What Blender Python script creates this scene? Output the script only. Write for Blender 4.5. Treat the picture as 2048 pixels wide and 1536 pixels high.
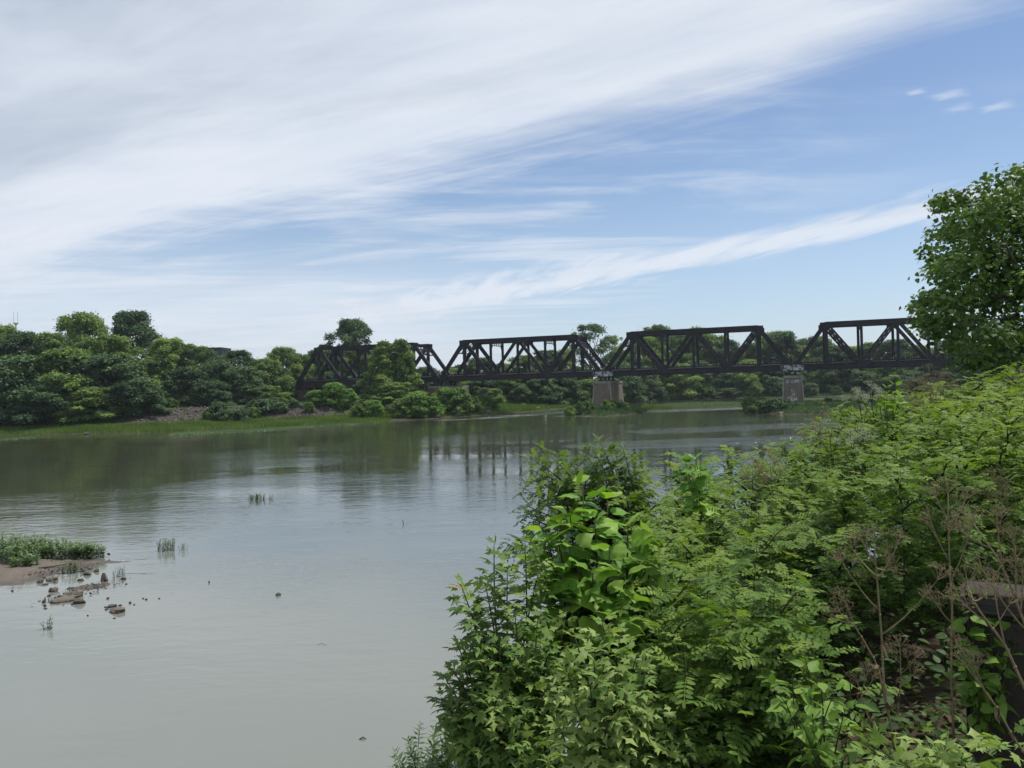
import bpy, math, random
import numpy as np
from mathutils import Matrix, Vector

for o in list(bpy.data.objects):
    bpy.data.objects.remove(o)
scene = bpy.context.scene
C = scene.collection

# ------------------------------------------------------------------ camera
CAM_H, FPX, ROLL, PITCH = 7.5, 1600.0, 0.025, 2.0 / 1600.0
fwd = Vector((0, math.cos(PITCH), math.sin(PITCH)))
up0 = Vector((0, -math.sin(PITCH), math.cos(PITCH)))
rgt = Vector((1, 0, 0)) * math.cos(ROLL) - up0 * math.sin(ROLL)
upv = Vector((1, 0, 0)) * math.sin(ROLL) + up0 * math.cos(ROLL)
cd = bpy.data.cameras.new('camera')
cd.sensor_width = 36.0
cd.lens = 36.0 * FPX / 2048.0
cd.clip_start, cd.clip_end = 0.1, 20000
cam = bpy.data.objects.new('camera', cd)
m = Matrix.Identity(4)
for i in range(3):
    m[i][0], m[i][1], m[i][2] = rgt[i], upv[i], -fwd[i]
m[0][3], m[1][3], m[2][3] = 0, 0, CAM_H
cam.matrix_world = m
C.objects.link(cam)
scene.camera = cam

# ------------------------------------------------------------------ node helper
class N:
    """a socket with arithmetic"""
    nt = None
    def __init__(s, sock): s.s = sock
    @staticmethod
    def m(op, *a, clamp=False):
        n = N.nt.nodes.new('ShaderNodeMath'); n.operation = op; n.use_clamp = clamp
        for i, x in enumerate(a):
            if isinstance(x, N): N.nt.links.new(x.s, n.inputs[i])
            else: n.inputs[i].default_value = x
        return N(n.outputs[0])
    def __add__(s, o): return N.m('ADD', s, o)
    __radd__ = __add__
    def __sub__(s, o): return N.m('SUBTRACT', s, o)
    def __rsub__(s, o): return N.m('SUBTRACT', o, s)
    def __mul__(s, o): return N.m('MULTIPLY', s, o)
    __rmul__ = __mul__
    def __truediv__(s, o): return N.m('DIVIDE', s, o)
    def __rtruediv__(s, o): return N.m('DIVIDE', o, s)
    def __neg__(s): return N.m('MULTIPLY', s, -1.0)

def nnew(t, **kw):
    n = N.nt.nodes.new(t)
    for k, v in kw.items(): setattr(n, k, v)
    return n
def ln(a, b): N.nt.links.new(a.s if isinstance(a, N) else a, b)
def nabs(a): return N.m('ABSOLUTE', a)
def nmax(a, b): return N.m('MAXIMUM', a, b)
def nmin(a, b): return N.m('MINIMUM', a, b)
def sstep(x, lo, hi):
    n = nnew('ShaderNodeMapRange', interpolation_type='SMOOTHSTEP')
    ln(x, n.inputs[0])
    if lo < hi:
        n.inputs[1].default_value, n.inputs[2].default_value = lo, hi
        n.inputs[3].default_value, n.inputs[4].default_value = 0, 1
    else:
        n.inputs[1].default_value, n.inputs[2].default_value = hi, lo
        n.inputs[3].default_value, n.inputs[4].default_value = 1, 0
    return N(n.outputs[0])
def xyz(v):
    n = nnew('ShaderNodeSeparateXYZ'); ln(v, n.inputs[0])
    return N(n.outputs[0]), N(n.outputs[1]), N(n.outputs[2])
def comb(x, y, z):
    n = nnew('ShaderNodeCombineXYZ')
    for i, a in enumerate((x, y, z)):
        if isinstance(a, N): ln(a, n.inputs[i])
        else: n.inputs[i].default_value = a
    return N(n.outputs[0])
def noise(v, scale, detail=3, rough=0.5, dist=0.0):
    n = nnew('ShaderNodeTexNoise')
    if v is not None: ln(v, n.inputs['Vector'])
    n.inputs['Scale'].default_value = scale
    n.inputs['Detail'].default_value = detail
    n.inputs['Roughness'].default_value = rough
    n.inputs['Distortion'].default_value = dist
    return N(n.outputs[0])
def mixc(f, a, b):
    n = nnew('ShaderNodeMix', data_type='RGBA')
    if isinstance(f, N): ln(f, n.inputs[0])
    else: n.inputs[0].default_value = f
    for i, c in ((6, a), (7, b)):
        if isinstance(c, N): ln(c, n.inputs[i])
        else: n.inputs[i].default_value = (c[0], c[1], c[2], 1)
    return N(n.outputs[2])

# ------------------------------------------------------------------ world: clear sky with a sheet of high cloud
SUN_EL, SUN_AZ = math.radians(65), math.radians(62)      # azimuth from +Y towards +X
w = bpy.data.worlds.new('World'); scene.world = w; w.use_nodes = True
nt = w.node_tree; N.nt = nt
for n in list(nt.nodes): nt.nodes.remove(n)
sky = nnew('ShaderNodeTexSky', sky_type='NISHITA')
sky.sun_disc = False
sky.sun_elevation = SUN_EL
sky.sun_rotation = SUN_AZ
sky.altitude = 200; sky.air_density = 1.0; sky.dust_density = 0.6; sky.ozone_density = 2.6
tc = nnew('ShaderNodeTexCoord')
dx, dy, dz = xyz(N(tc.outputs['Generated']))
dzc = nmax(dz, 0.03)
u, v = dx / dzc, dy / dzc
# coordinates along / across the big sheet's edge
wob = (noise(comb(u, v, 0.0), 0.55, 4, 0.55) - 0.5)
wob2 = (noise(comb(u * 0.6 + v * 0.4, v * 1.3 - u * 0.3, 3.0), 2.2, 5, 0.6) - 0.5)
fib0 = noise(comb(u * 0.55 - v * 0.25, u * 3.2 + v * 4.2, 2.0), 0.6, 6, 0.65, 0.8)
s1 = v + u * 0.79 - 3.38 + nmax(u - 0.85, 0.0) * 0.9 + wob * 1.0 + wob2 * 0.7 + (fib0 - 0.5) * 1.3
sheet = sstep(s1, 0.55, -0.60)
along = comb(u * 0.83 - v * 0.55, u * 2.0 + v * 3.0, 1.0)
fib = noise(along, 0.55, 5, 0.6, 0.6)
edge_b = sstep(s1, -2.6, -0.4)
sheet_d = sheet * (0.80 + 0.20 * edge_b) * (0.70 + 0.50 * fib)
# narrow band lower down
s2 = v + u * 1.34 - 8.45 + wob * 0.8
hw = nmax(1.35 - u * 0.22, 0.62)
ribs = noise(comb(u * 2.4 + v * 0.5, v * 0.55 - u * 0.2, 7.0), 1.5, 5, 0.62, 0.4)
band = sstep(nabs(s2) / hw + (ribs - 0.5) * 3.0, 1.25, 0.10) * 0.85 * sstep(u, -4.5, -1.5)
# thin wisps stretched along the horizon
wi = noise(comb(u * 0.55 + v * 0.08, v * 1.25, 11.0), 0.95, 6, 0.62, 0.35)
wisp = sstep(wi, 0.46, 0.70) * 0.62 * sstep(u - v * 0.02, 2.4, 0.3)
# veil towards the low left
veil = sstep(u, 1.3, -2.6) * sstep(v, 4.2, 9.0) * 0.66 * (0.6 + 0.8 * wi)
# three small puffs
pf = None
for (pu, pv, pr) in ((1.59, 2.87, 0.05), (1.71, 3.02, 0.06), (1.84, 3.01, 0.055), (1.45, 2.83, 0.03)):
    q = (nabs(u - pu) * 1.0 + nabs(v - pv) * 1.0) / pr + (ribs - 0.5) * 3.0 + wob2 * 2.0
    g = sstep(q, 1.9, 0.0) * 0.42
    pf = g if pf is None else nmax(pf, g)
rest = 1.0 - (1.0 - nmin(sheet_d, 0.97)) * (1.0 - nmin(band, 0.9)) * (1.0 - nmin(wisp, 0.8)) * (1.0 - nmin(veil, 0.9)) * (1.0 - pf)
shade = noise(along, 0.30, 5, 0.6, 0.5)
ccol = mixc(sstep(shade + edge_b * 0.25, 0.35, 0.80), (3.25, 3.65, 4.2), (4.75, 5.05, 5.55))
hz = sstep(dz, 0.34, -0.02)
dim = nnew('ShaderNodeMix', data_type='RGBA', blend_type='MULTIPLY'); dim.inputs[0].default_value = 1
ln(sky.outputs[0], dim.inputs[6]); dim.inputs[7].default_value = (.66, .67, .69, 1)
aird = mixc(hz * 0.42, N(dim.outputs[2]), (3.7, 4.6, 5.8))
final = mixc(rest, aird, ccol)
bg = nnew('ShaderNodeBackground'); bg.inputs['Strength'].default_value = 0.10
wo = nnew('ShaderNodeOutputWorld')
ln(final, bg.inputs['Color']); ln(bg.outputs[0], wo.inputs['Surface'])

sd = bpy.data.lights.new('sun', 'SUN'); sd.energy = 2.6; sd.angle = math.radians(6); sd.color = (1.0, 0.96, 0.88)
sun = bpy.data.objects.new('sun', sd); C.objects.link(sun)
sdir = Vector((math.sin(SUN_AZ) * math.cos(SUN_EL), math.cos(SUN_AZ) * math.cos(SUN_EL), math.sin(SUN_EL)))
sun.rotation_euler = sdir.to_track_quat('Z', 'Y').to_euler()
sun.location = sdir * 60

scene.render.engine = 'CYCLES'
scene.view_settings.view_transform = 'Standard'
scene.view_settings.look = 'None'
scene.view_settings.exposure = 0.76
scene.view_settings.gamma = 1.0
scene.view_settings.use_curve_mapping = False
scene.cycles.max_bounces = 4
scene.cycles.diffuse_bounces = 2
scene.cycles.glossy_bounces = 2
scene.cycles.transmission_bounces = 3
scene.cycles.adaptive_threshold = 0.02
scene.cycles.transparent_max_bounces = 6
scene.cycles.use_denoising = True

# ------------------------------------------------------------------ geometry helpers
def at(x, y, Y):
    """the point on the photo pixel's ray at forward distance Y"""
    d = fwd + rgt * ((x - 1024) / FPX) + upv * ((768 - y) / FPX)
    k = Y / d.y
    return Vector((d.x * k, Y, CAM_H + d.z * k))
def on_plane(x, y, z=0.0):
    d = fwd + rgt * ((x - 1024) / FPX) + upv * ((768 - y) / FPX)
    k = (z - CAM_H) / d.z
    return Vector((d.x * k, d.y * k, z))

def mesh(name, V, F, mat=None, tint=None, smooth=False):
    V = np.asarray(V, dtype=np.float32).reshape(-1, 3)
    me = bpy.data.meshes.new(name)
    if isinstance(F, np.ndarray):
        M, k = F.shape
        me.vertices.add(len(V)); me.vertices.foreach_set('co', V.ravel())
        me.loops.add(M * k); me.loops.foreach_set('vertex_index', F.astype(np.int32).ravel())
        me.polygons.add(M); me.polygons.foreach_set('loop_start', np.arange(0, M * k, k, dtype=np.int32))
        me.update(calc_edges=True)
    else:
        me.from_pydata([tuple(map(float, p)) for p in V], [], F)
        me.update()
    if tint is not None:
        a = me.attributes.new('tint', 'FLOAT', 'POINT')
        a.data.foreach_set('value', np.asarray(tint, dtype=np.float32))
    if smooth:
        me.polygons.foreach_set('use_smooth', np.ones(len(me.polygons), dtype=bool))
    if mat: me.materials.append(mat)
    return me

def obj(name, me, parent=None, loc=None):
    o = bpy.data.objects.new(name, me); C.objects.link(o)
    if parent: o.parent = parent
    if loc is not None: o.location = loc
    return o
def tag(o, label=None, cat=None, group=None, kind=None):
    if label: o['label'] = label
    if cat: o['category'] = cat
    if group: o['group'] = group
    if kind: o['kind'] = kind
    return o
def thing(name, loc, label, cat, group=None):
    return tag(obj(name, None, None, loc), label, cat, group)

class MB:
    """mesh builder for boxes, tubes and polygons"""
    def __init__(s): s.V = []; s.F = []
    def add(s, V, F):
        b = len(s.V); s.V += [tuple(p) for p in V]; s.F += [tuple(i + b for i in f) for f in F]
    def box(s, x0, x1, y0, y1, z0, z1):
        s.add([(x0,y0,z0),(x1,y0,z0),(x1,y1,z0),(x0,y1,z0),(x0,y0,z1),(x1,y0,z1),(x1,y1,z1),(x0,y1,z1)],
              [(0,3,2,1),(4,5,6,7),(0,1,5,4),(1,2,6,5),(2,3,7,6),(3,0,4,7)])
    def beam(s, p, q, wa, wb, side=(0, 1, 0)):
        """box from p to q; wa along the side vector, wb across it"""
        p, q = Vector(p), Vector(q); a = (q - p).normalized()
        sv = Vector(side); sv = (sv - a * sv.dot(a)).normalized(); t = a.cross(sv)
        V = []
        for e in (p, q):
            for (i, j) in ((-1,-1),(1,-1),(1,1),(-1,1)): V.append(e + sv * (i*wa/2) + t * (j*wb/2))
        s.add(V, [(0,1,2,3)[::-1],(4,5,6,7),(0,1,5,4),(1,2,6,5),(2,3,7,6),(3,0,4,7)])
    def tube(s, pts, rad, n=6):
        pts = [Vector(p) for p in pts]; b = len(s.V)
        for i, p in enumerate(pts):
            a = (pts[min(i+1, len(pts)-1)] - pts[max(i-1, 0)])
            if a.length < 1e-9: a = Vector((0,0,1))
            a.normalize()
            r = Vector((1,0,0)) if abs(a.x) < 0.8 else Vector((0,1,0))
            x = a.cross(r).normalized(); y = a.cross(x)
            R = rad[i] if hasattr(rad, '__len__') else rad
            for k in range(n):
                t = 2*math.pi*k/n
                s.V.append(tuple(p + x*(R*math.cos(t)) + y*(R*math.sin(t))))
        for i in range(len(pts)-1):
            for k in range(n):
                k2 = (k+1) % n
                s.F.append((b+i*n+k, b+i*n+k2, b+(i+1)*n+k2, b+(i+1)*n+k))
        s.F.append(tuple(b+k for k in range(n))[::-1]); e = b+(len(pts)-1)*n
        s.F.append(tuple(e+k for k in range(n)))
    def me(s, name, mat, smooth=False): return mesh(name, s.V, s.F, mat, None, smooth)
    def build(s, name, mat, parent=None, loc=None, smooth=False):
        return obj(name, s.me(name, mat, smooth), parent, loc)

def frames(nrm, axis):
    nrm = nrm / np.linalg.norm(nrm, axis=1, keepdims=True)
    x = axis - (axis * nrm).sum(1, keepdims=True) * nrm
    x /= np.maximum(np.linalg.norm(x, axis=1, keepdims=True), 1e-6)
    y = np.cross(nrm, x)
    return np.stack([x, y, nrm], axis=2)       # columns
def scatter(T, F, R, P, S, tint):
    """copies of template T,F: rotations R (n,3,3), positions P, scales S -> V,F,tint"""
    n, k = len(P), len(T)
    V = np.einsum('nij,kj->nki', R, T) * S[:, None, None] + P[:, None, :]
    FF = (F[None] + (np.arange(n) * k)[:, None, None]).reshape(-1, F.shape[1])
    return V.reshape(-1, 3), FF, np.repeat(tint, k)
def join(parts):
    V, F, t, b = [], [], [], 0
    for (v, f, ti) in parts:
        V.append(v); F.append(f + b); t.append(ti); b += len(v)
    return np.concatenate(V), np.concatenate(F), np.concatenate(t)

# ------------------------------------------------------------------ materials
def newmat(name):
    mt = bpy.data.materials.new(name); mt.use_nodes = True
    N.nt = mt.node_tree
    for n in list(N.nt.nodes): N.nt.nodes.remove(n)
    return mt
def out(sh, disp=None):
    o = nnew('ShaderNodeOutputMaterial'); ln(sh, o.inputs['Surface'])
def pbsdf(col, rough, spec=0.4, normal=None, metal=0.0):
    p = nnew('ShaderNodeBsdfPrincipled')
    if isinstance(col, N): ln(col, p.inputs['Base Color'])
    else: p.inputs['Base Color'].default_value = (*col, 1)
    if isinstance(rough, N): ln(rough, p.inputs['Roughness'])
    else: p.inputs['Roughness'].default_value = rough
    p.inputs['Specular IOR Level'].default_value = spec
    p.inputs['Metallic'].default_value = metal
    if normal is not None: ln(normal, p.inputs['Normal'])
    return p.outputs[0]
def bump(h, strength=1.0, dist=0.1):
    b = nnew('ShaderNodeBump'); ln(h, b.inputs['Height'])
    b.inputs['Strength'].default_value = strength; b.inputs['Distance'].default_value = dist
    return b.outputs[0]
def ocoord(): return N(nnew('ShaderNodeTexCoord').outputs['Object'])
def wcoord(): return N(nnew('ShaderNodeNewGeometry').outputs['Position'])

def leafmat(name, cols, trans=0.3, rough=0.5, objvar=0.25, spec=0.35, tcol=(1.5, 1.6, 0.6), nscale=None, vein=False):
    """cols: dark -> mid -> light leaf colours, chosen by the leaf's own tint and a little by the plant"""
    mt = newmat(name)
    a = nnew('ShaderNodeAttribute'); a.attribute_name = 'tint'
    oi = nnew('ShaderNodeObjectInfo')
    f = N(a.outputs['Fac']) + (N(oi.outputs['Random']) - 0.5) * objvar
    if nscale:
        f = f + (noise(wcoord(), nscale, 2) - 0.5) * 0.35
    r = nnew('ShaderNodeValToRGB'); ln(f, r.inputs[0])
    els = r.color_ramp.elements
    k = len(cols)
    while len(els) < k: els.new(0.5)
    for i, c in enumerate(cols):
        els[i].position = i / (k - 1); els[i].color = (*c, 1)
    col = N(r.outputs[0])
    if vein:
        lx, ly, lz = xyz(ocoord()); ay = nabs(ly)
        side = N.m('ABSOLUTE', N.m('FRACT', (lx - ay * .8) * 6.0) - .5)
        col = mixc(nmax(sstep(ay, .022, .008), sstep(side, .06, .02) * .5) * .45, col, cols[-1])
    p = pbsdf(col, rough, spec)
    t = nnew('ShaderNodeBsdfTranslucent')
    mm = nnew('ShaderNodeMix', data_type='RGBA', blend_type='MULTIPLY'); mm.inputs[0].default_value = 1
    ln(col, mm.inputs[6]); mm.inputs[7].default_value = (*tcol, 1)
    ln(mm.outputs[2], t.inputs[0])
    mx = nnew('ShaderNodeMixShader'); mx.inputs[0].default_value = trans
    ln(p, mx.inputs[1]); ln(t.outputs[0], mx.inputs[2])
    out(mx.outputs[0])
    return mt

M = {}
M['far_leaf'] = leafmat('far_leaf', [(0.0497, 0.0897, 0.0318), (0.1282, 0.2092, 0.0581), (0.2419, 0.3348, 0.0898)], .24, .6, .38, .2)
M['far_dark'] = leafmat('far_dark', [(0.0353, 0.0682, 0.0358), (0.0812, 0.1462, 0.0666), (0.1408, 0.2144, 0.0921)], .22, .6, .38, .2)
M['far_bright'] = leafmat('far_bright', [(0.0521, 0.1102, 0.0252), (0.1301, 0.2501, 0.054), (0.21, 0.3502, 0.0811)], .28, .6, .3, .2)
M['plane_leaf'] = leafmat('plane_leaf', [(0.0402, 0.0783, 0.0217), (0.0855, 0.1522, 0.0391), (0.1507, 0.2392, 0.0609)], .25, .45, .1, .15)
M['robinia'] = leafmat('robinia', [(0.0376, 0.0809, 0.0209), (0.0902, 0.1633, 0.034), (0.1878, 0.2645, 0.0497)], .30, .5, .25, .10)
M['robinia_bright'] = leafmat('robinia_bright', [(0.0538, 0.1106, 0.0226), (0.1209, 0.2029, 0.0401), (0.2216, 0.2889, 0.0627)], .33, .5, .25, .10)
M['maple'] = leafmat('maple', [(0.064, 0.1241, 0.0358), (0.1479, 0.24, 0.0653), (0.2835, 0.36, 0.1138)], .28, .45, .25, .12, vein=True)
M['maple_red'] = leafmat('maple_red', [(.22,.13,.05),(.32,.20,.08),(.40,.27,.12)], .3, .5, .3, .3)
M['catalpa'] = leafmat('catalpa', [(0.064, 0.1546, 0.0295), (0.1502, 0.3001, 0.0459), (0.28, 0.4182, 0.0655)], .33, .42, .3, .15, vein=True)
M['lime_leaf'] = leafmat('lime_leaf', [(0.088, 0.176, 0.0275), (0.143, 0.253, 0.044), (0.209, 0.319, 0.066)], .35, .45, .3, .10, vein=True)
M['weed'] = leafmat('weed', [(0.036, 0.072, 0.024), (0.072, 0.126, 0.042), (0.126, 0.18, 0.066)], .28, .55, .3, .12)
M['grey_weed'] = leafmat('grey_weed', [(0.078, 0.1326, 0.0702), (0.1326, 0.2028, 0.1014), (0.2028, 0.273, 0.1482)], .25, .6, .2, .25)
M['grass'] = leafmat('grass', [(0.0585, 0.1105, 0.0234), (0.1105, 0.182, 0.039), (0.169, 0.234, 0.0585)], .3, .6, .1, .2)
M['dry'] = leafmat('dry', [(.07,.05,.032),(.13,.095,.058),(.22,.165,.10)], .1, .8, .3, .15, (1, 1, .9))

def barkmat(name, c1, c2):
    mt = newmat(name); p = ocoord(); x, y, z = xyz(p)
    n = noise(comb(x, y, z * 0.3), 14, 4)
    out(pbsdf(mixc(n, c1, c2), .85, .2, bump(n, .5, .02))); return mt
M['bark'] = barkmat('bark', (.05,.04,.03), (.14,.12,.095))
M['twig'] = barkmat('twig', (.035,.042,.018), (.075,.075,.038))
M['drystem'] = barkmat('drystem', (.16,.125,.068), (.29,.24,.14))

# steel
def steelmat():
    mt = newmat('steel'); p = wcoord(); x, y, z = xyz(p)
    n = noise(p, 0.9, 5, .6); s = noise(comb(x * 2.0, y * 2.0, z * 0.25), 1.3, 4)
    c = mixc(sstep(n, .45, .75), (.013,.014,.019), (.028,.027,.032))
    c = mixc(sstep(s, .60, .85) * .55, c, (.060,.036,.026))
    out(pbsdf(c, .62, .35, bump(noise(p, 6, 3), .3, .02))); return mt
M['steel'] = steelmat()
def graffmat():
    mt = newmat('graffiti_steel'); p = ocoord(); x, y, z = xyz(p)
    a = noise(comb(x * 1.5, y, z * 1.1), 1.9, 1, .4, 1.2)
    l = sstep(nabs(a - .5), .030, .055)
    b = sstep(noise(comb(x * .9, y, z * 1.2), 1.5, 4, .6), .40, .50)
    fill = mixc(noise(p, 1.1, 2), (.32,.34,.36), (.62,.63,.64))
    c = mixc(l * b * sstep(z, 1.35, 1.05), (.02,.02,.025), fill)
    out(pbsdf(c, .6, .3)); return mt
M['graffiti'] = graffmat()
def stonemat(name, c1, c2, seed, streak=.6, blotch=False):
    mt = newmat(name); p = ocoord(); x, y, z = xyz(p)
    n = noise(comb(x + seed, y, z), .9, 5, .6)
    s = noise(comb(x * 1.0 + seed, y * 1.0, z * .06), 2.6, 4, .6)
    c = mixc(n, c1, c2)
    dk = noise(comb(x + seed * 2, y, z * .12), 1.2, 4)
    c = mixc(sstep(dk, .52, .75) * .6, c, (.035,.03,.028))
    wm = sstep(s + (z * .016), .70, .84) * streak
    c = mixc(wm, c, (.46,.45,.43))
    if blotch:
        # a splash of white paint low on the face and the scrawl around it
        d = nabs(x + .2) * .9 + nabs(z - 2.9) * .42
        nn = noise(comb(x, y, z * .6), 2.4, 3, .6, 1.0)
        c = mixc(sstep(nn - d * .14, .44, .48) * .9, c, (.60,.60,.59))
        c = mixc(sstep(noise(comb(x * 2.2, y, z * .5), 2.0, 3, .6), .50, .56) * sstep(nabs(z - 6.75), .42, .30) * .8, c, (.52,.51,.49))
    out(pbsdf(c, .9, .2, bump(noise(p, 3, 5, .65), .6, .06))); return mt
M['pier'] = stonemat('pier', (.125,.098,.078), (.225,.185,.15), 0.0)
M['pier_b'] = stonemat('pier_b', (.115,.095,.080), (.205,.175,.148), 3.0, .35, True)
M['coping'] = stonemat('coping', (.19,.17,.15), (.30,.275,.245), 5.0, .4)
M['block'] = stonemat('block', (.11,.084,.070), (.20,.165,.14), 8.0, .4)
M['arris'] = stonemat('arris', (.25,.23,.205), (.38,.355,.32), 9.0, .3)
M['dark_wall'] = stonemat('dark_wall', (.05,.04,.035), (.09,.075,.065), 11.0, .1)
def flat(name, col, rough=.7, spec=.3, var=.25, sc=3.0):
    mt = newmat(name); n = noise(ocoord(), sc, 4)
    c2 = tuple(x * (1 - var) for x in col); c3 = tuple(min(1, x * (1 + var)) for x in col)
    out(pbsdf(mixc(n, c2, c3), rough, spec)); return mt
M['tie'] = flat('tie', (.05,.045,.042), .9)
M['gap_light'] = flat('gap_light', (.38,.36,.33), .9)
M['pale_metal'] = flat('pale_metal', (.50,.50,.48), .6)
M['rust_rail'] = flat('rust_rail', (.10,.07,.055), .6)
M['tower'] = flat('tower', (.6,.6,.6), .6)
M['building'] = flat('building', (.02,.022,.028), .7, .3, .15, .3)
M['glass'] = flat('glass', (.03,.04,.05), .15, .5, .1, .3)
def concmat():
    mt = newmat('concrete'); p = ocoord(); x, y, z = xyz(p)
    n = noise(p, 2.2, 6, .65); s = noise(comb(x, y, z * .15), 5, 4)
    c = mixc(n, (.030,.026,.021), (.065,.057,.047)); c = mixc(sstep(s, .5, .75) * .55, c, (.05,.047,.043))
    out(pbsdf(c, .9, .2, bump(noise(p, 18, 5, .7), .6, .02))); return mt
M['concrete'] = concmat()
def rockmat():
    mt = newmat('rock'); p = ocoord(); oi = nnew('ShaderNodeObjectInfo')
    n = noise(p, 3.5, 6, .7); x, y, z = xyz(wcoord())
    c = mixc(n, (.07,.058,.045), (.23,.20,.165))
    c = mixc(N(oi.outputs['Random']) * .65, c, (.11,.085,.068))
    wet = sstep(z + (n - .5) * .10, .10, .02)
    c = mixc(wet * .75, c, (.03,.025,.02))
    out(pbsdf(c, .75, .35, bump(noise(p, 9, 5, .7), .7, .03))); return mt
M['rock'] = rockmat()
def mudmat():
    mt = newmat('mud'); p = wcoord(); x, y, z = xyz(p)
    n = noise(p, 1.6, 6, .7)
    c = mixc(n, (.055,.045,.036), (.18,.15,.12))
    wet = sstep(z + (n - .5) * .06, .10, .015)
    c = mixc(wet * .6, c, (.055,.042,.032))
    r = .85 - wet * .4
    out(pbsdf(c, r, .4, bump(noise(p, 7, 5, .7), .8, .05))); return mt
M['mud'] = mudmat()
def groundmat():
    mt = newmat('ground'); p = wcoord(); x, y, z = xyz(p)
    n = noise(p, .35, 5, .6); n2 = noise(p, 3.0, 5, .65)
    soil = mixc(n2, (.030,.025,.018), (.080,.066,.050))
    grass = mixc(n2, (.028,.050,.014), (.065,.100,.028))
    g = sstep(z + (n - .5) * 1.6, .15, .55)
    c = mixc(g * sstep(n2, .30, .48), soil, grass)
    # bare leaf litter and soil on the near bank
    near = sstep(y, 40, 22)
    c = mixc(near, c, mixc(n2, (.030,.024,.017), (.085,.066,.046)))
    # eroded rubble slope on the far bank
    d = sstep(nabs(x + 62.0), 26, 14) * sstep(z, .9, 1.5) * sstep(nabs(y - 180.0), 22, 14)
    c = mixc(d * sstep(n + n2 * .3, .40, .62), c, mixc(n2, (.036,.031,.026), (.085,.072,.062)))
    out(pbsdf(c, .95, .1, bump(n2, .6, .15))); return mt
M['ground'] = groundmat()

# ------------------------------------------------------------------ the ground sheet and the river
def P2(x, y): q = on_plane(x, y); return (q.x, q.y)
far_bank = [(-2800, 150), (-400, 165), (-190, 168)] + [P2(*a) for a in ((0, 872), (150, 868), (300, 864), (450, 854), (600, 850), (740, 845),
            (870, 838), (960, 831), (1060, 824), (1140, 817), (1190, 809), (1250, 803), (1400, 798), (1600, 794), (1800, 793))] + [(260, 300), (600, 330), (3500, 420)]
far_poly = far_bank + [(4500, 4500), (-4500, 4500), (-4500, 150)]
near_bank = [(-200, -160), (-30, -28), (-6.5, -4), (-4.2, 3), (-2.6, 9), (-.6, 13), (3, 17), (9, 24), (21, 40), (46, 60), (95, 90), (190, 125), (600, 190), (3500, 260)]
near_poly = near_bank + [(4500, 260), (4500, -4500), (-200, -4500)]
isle_b = [P2(*a) for a in ((1490, 819), (1520, 826), (1570, 829), (1640, 829), (1720, 827), (1790, 822), (1800, 812), (1720, 806), (1640, 804), (1560, 806), (1510, 812))]
isle_a = [P2(*a) for a in ((1128, 827), (1150, 831), (1205, 833), (1255, 830), (1290, 823), (1262, 817), (1235, 808), (1180, 810), (1140, 818))]
bar = [P2(*a) for a in ((1262, 825), (1290, 822), (1330, 820), (1420, 817), (1490, 812), (1508, 808), (1480, 805), (1380, 806), (1320, 809), (1270, 815))]

def sdist(X, Y, poly):
    """signed distance, positive inside"""
    p = np.array(poly); q = np.roll(p, -1, 0)
    best = np.full(X.shape, 1e18); ins = np.zeros(X.shape, bool)
    for (ax, ay), (bx, by) in zip(p, q):
        ex, ey = bx - ax, by - ay; L = ex * ex + ey * ey + 1e-12
        t = np.clip(((X - ax) * ex + (Y - ay) * ey) / L, 0, 1)
        best = np.minimum(best, (X - ax - t * ex) ** 2 + (Y - ay - t * ey) ** 2)
        c = (ay > Y) != (by > Y)
        with np.errstate(divide='ignore', invalid='ignore'):
            xi = ax + (Y - ay) * ex / (ey if abs(ey) > 1e-12 else 1e-12)
        ins ^= c & (X < xi)
    d = np.sqrt(best)
    return np.where(ins, d, -d)
def ss(x, a, b):
    t = np.clip((x - a) / (b - a), 0, 1); return t * t * (3 - 2 * t)
_rs = np.random.default_rng(5)
_wav = [(_rs.normal(0, 1, 2) * f, _rs.uniform(0, 6.28), a) for f, a in ((.05, .35), (.08, .3), (.13, .22), (.3, .12), (.55, .09), (.9, .07), (1.6, .04), (2.5, .03))]
def bumpy(X, Y):
    r = 0
    for (k, ph, a) in _wav: r = r + a * np.sin(k[0] * X + k[1] * Y + ph)
    return r
def height(X, Y):
    X = np.asarray(X, float); Y = np.asarray(Y, float)
    b = bumpy(X, Y)
    dA = sdist(X, Y, far_poly) + b * 1.2
    hA = np.where(dA > 0, .45 * ss(dA, 0, 5) + .5 * ss(dA, 4, 12) + 3.2 * ss(dA, 9, 24) * (1 - ss(X, -35, -5) * .75) + b * .35 * ss(dA, 2, 10), np.maximum(dA * .25, -2))
    dB = sdist(X, Y, near_poly)
    hB = np.where(dB > 0, 5.15 * ss(dB, 0, 6.2) + b * .12 * ss(dB, 1, 4), np.maximum(dB * .4, -2))
    h = np.maximum(hA, hB)
    dI = sdist(X, Y, isle_b) + b * 1.0
    h = np.maximum(h, np.where(dI > 0, .35 * ss(dI, 0, 1.5) + 1.0 * ss(dI, 1, 7) + b * .2, np.maximum(dI * .3, -2)))
    dI = sdist(X, Y, isle_a) + b * 1.0
    h = np.maximum(h, np.where(dI > 0, .35 * ss(dI, 0, 1.5) + .9 * ss(dI, 1, 6) + b * .2, np.maximum(dI * .3, -2)))
    dI = sdist(X, Y, bar) + b * .8
    h = np.maximum(h, np.where(dI > 0, .22 * ss(dI, 0, 3) + b * .04, np.maximum(dI * .2, -2)))
    return h
def gz(x, y): return float(height(np.array([x]), np.array([y]))[0])

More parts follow.
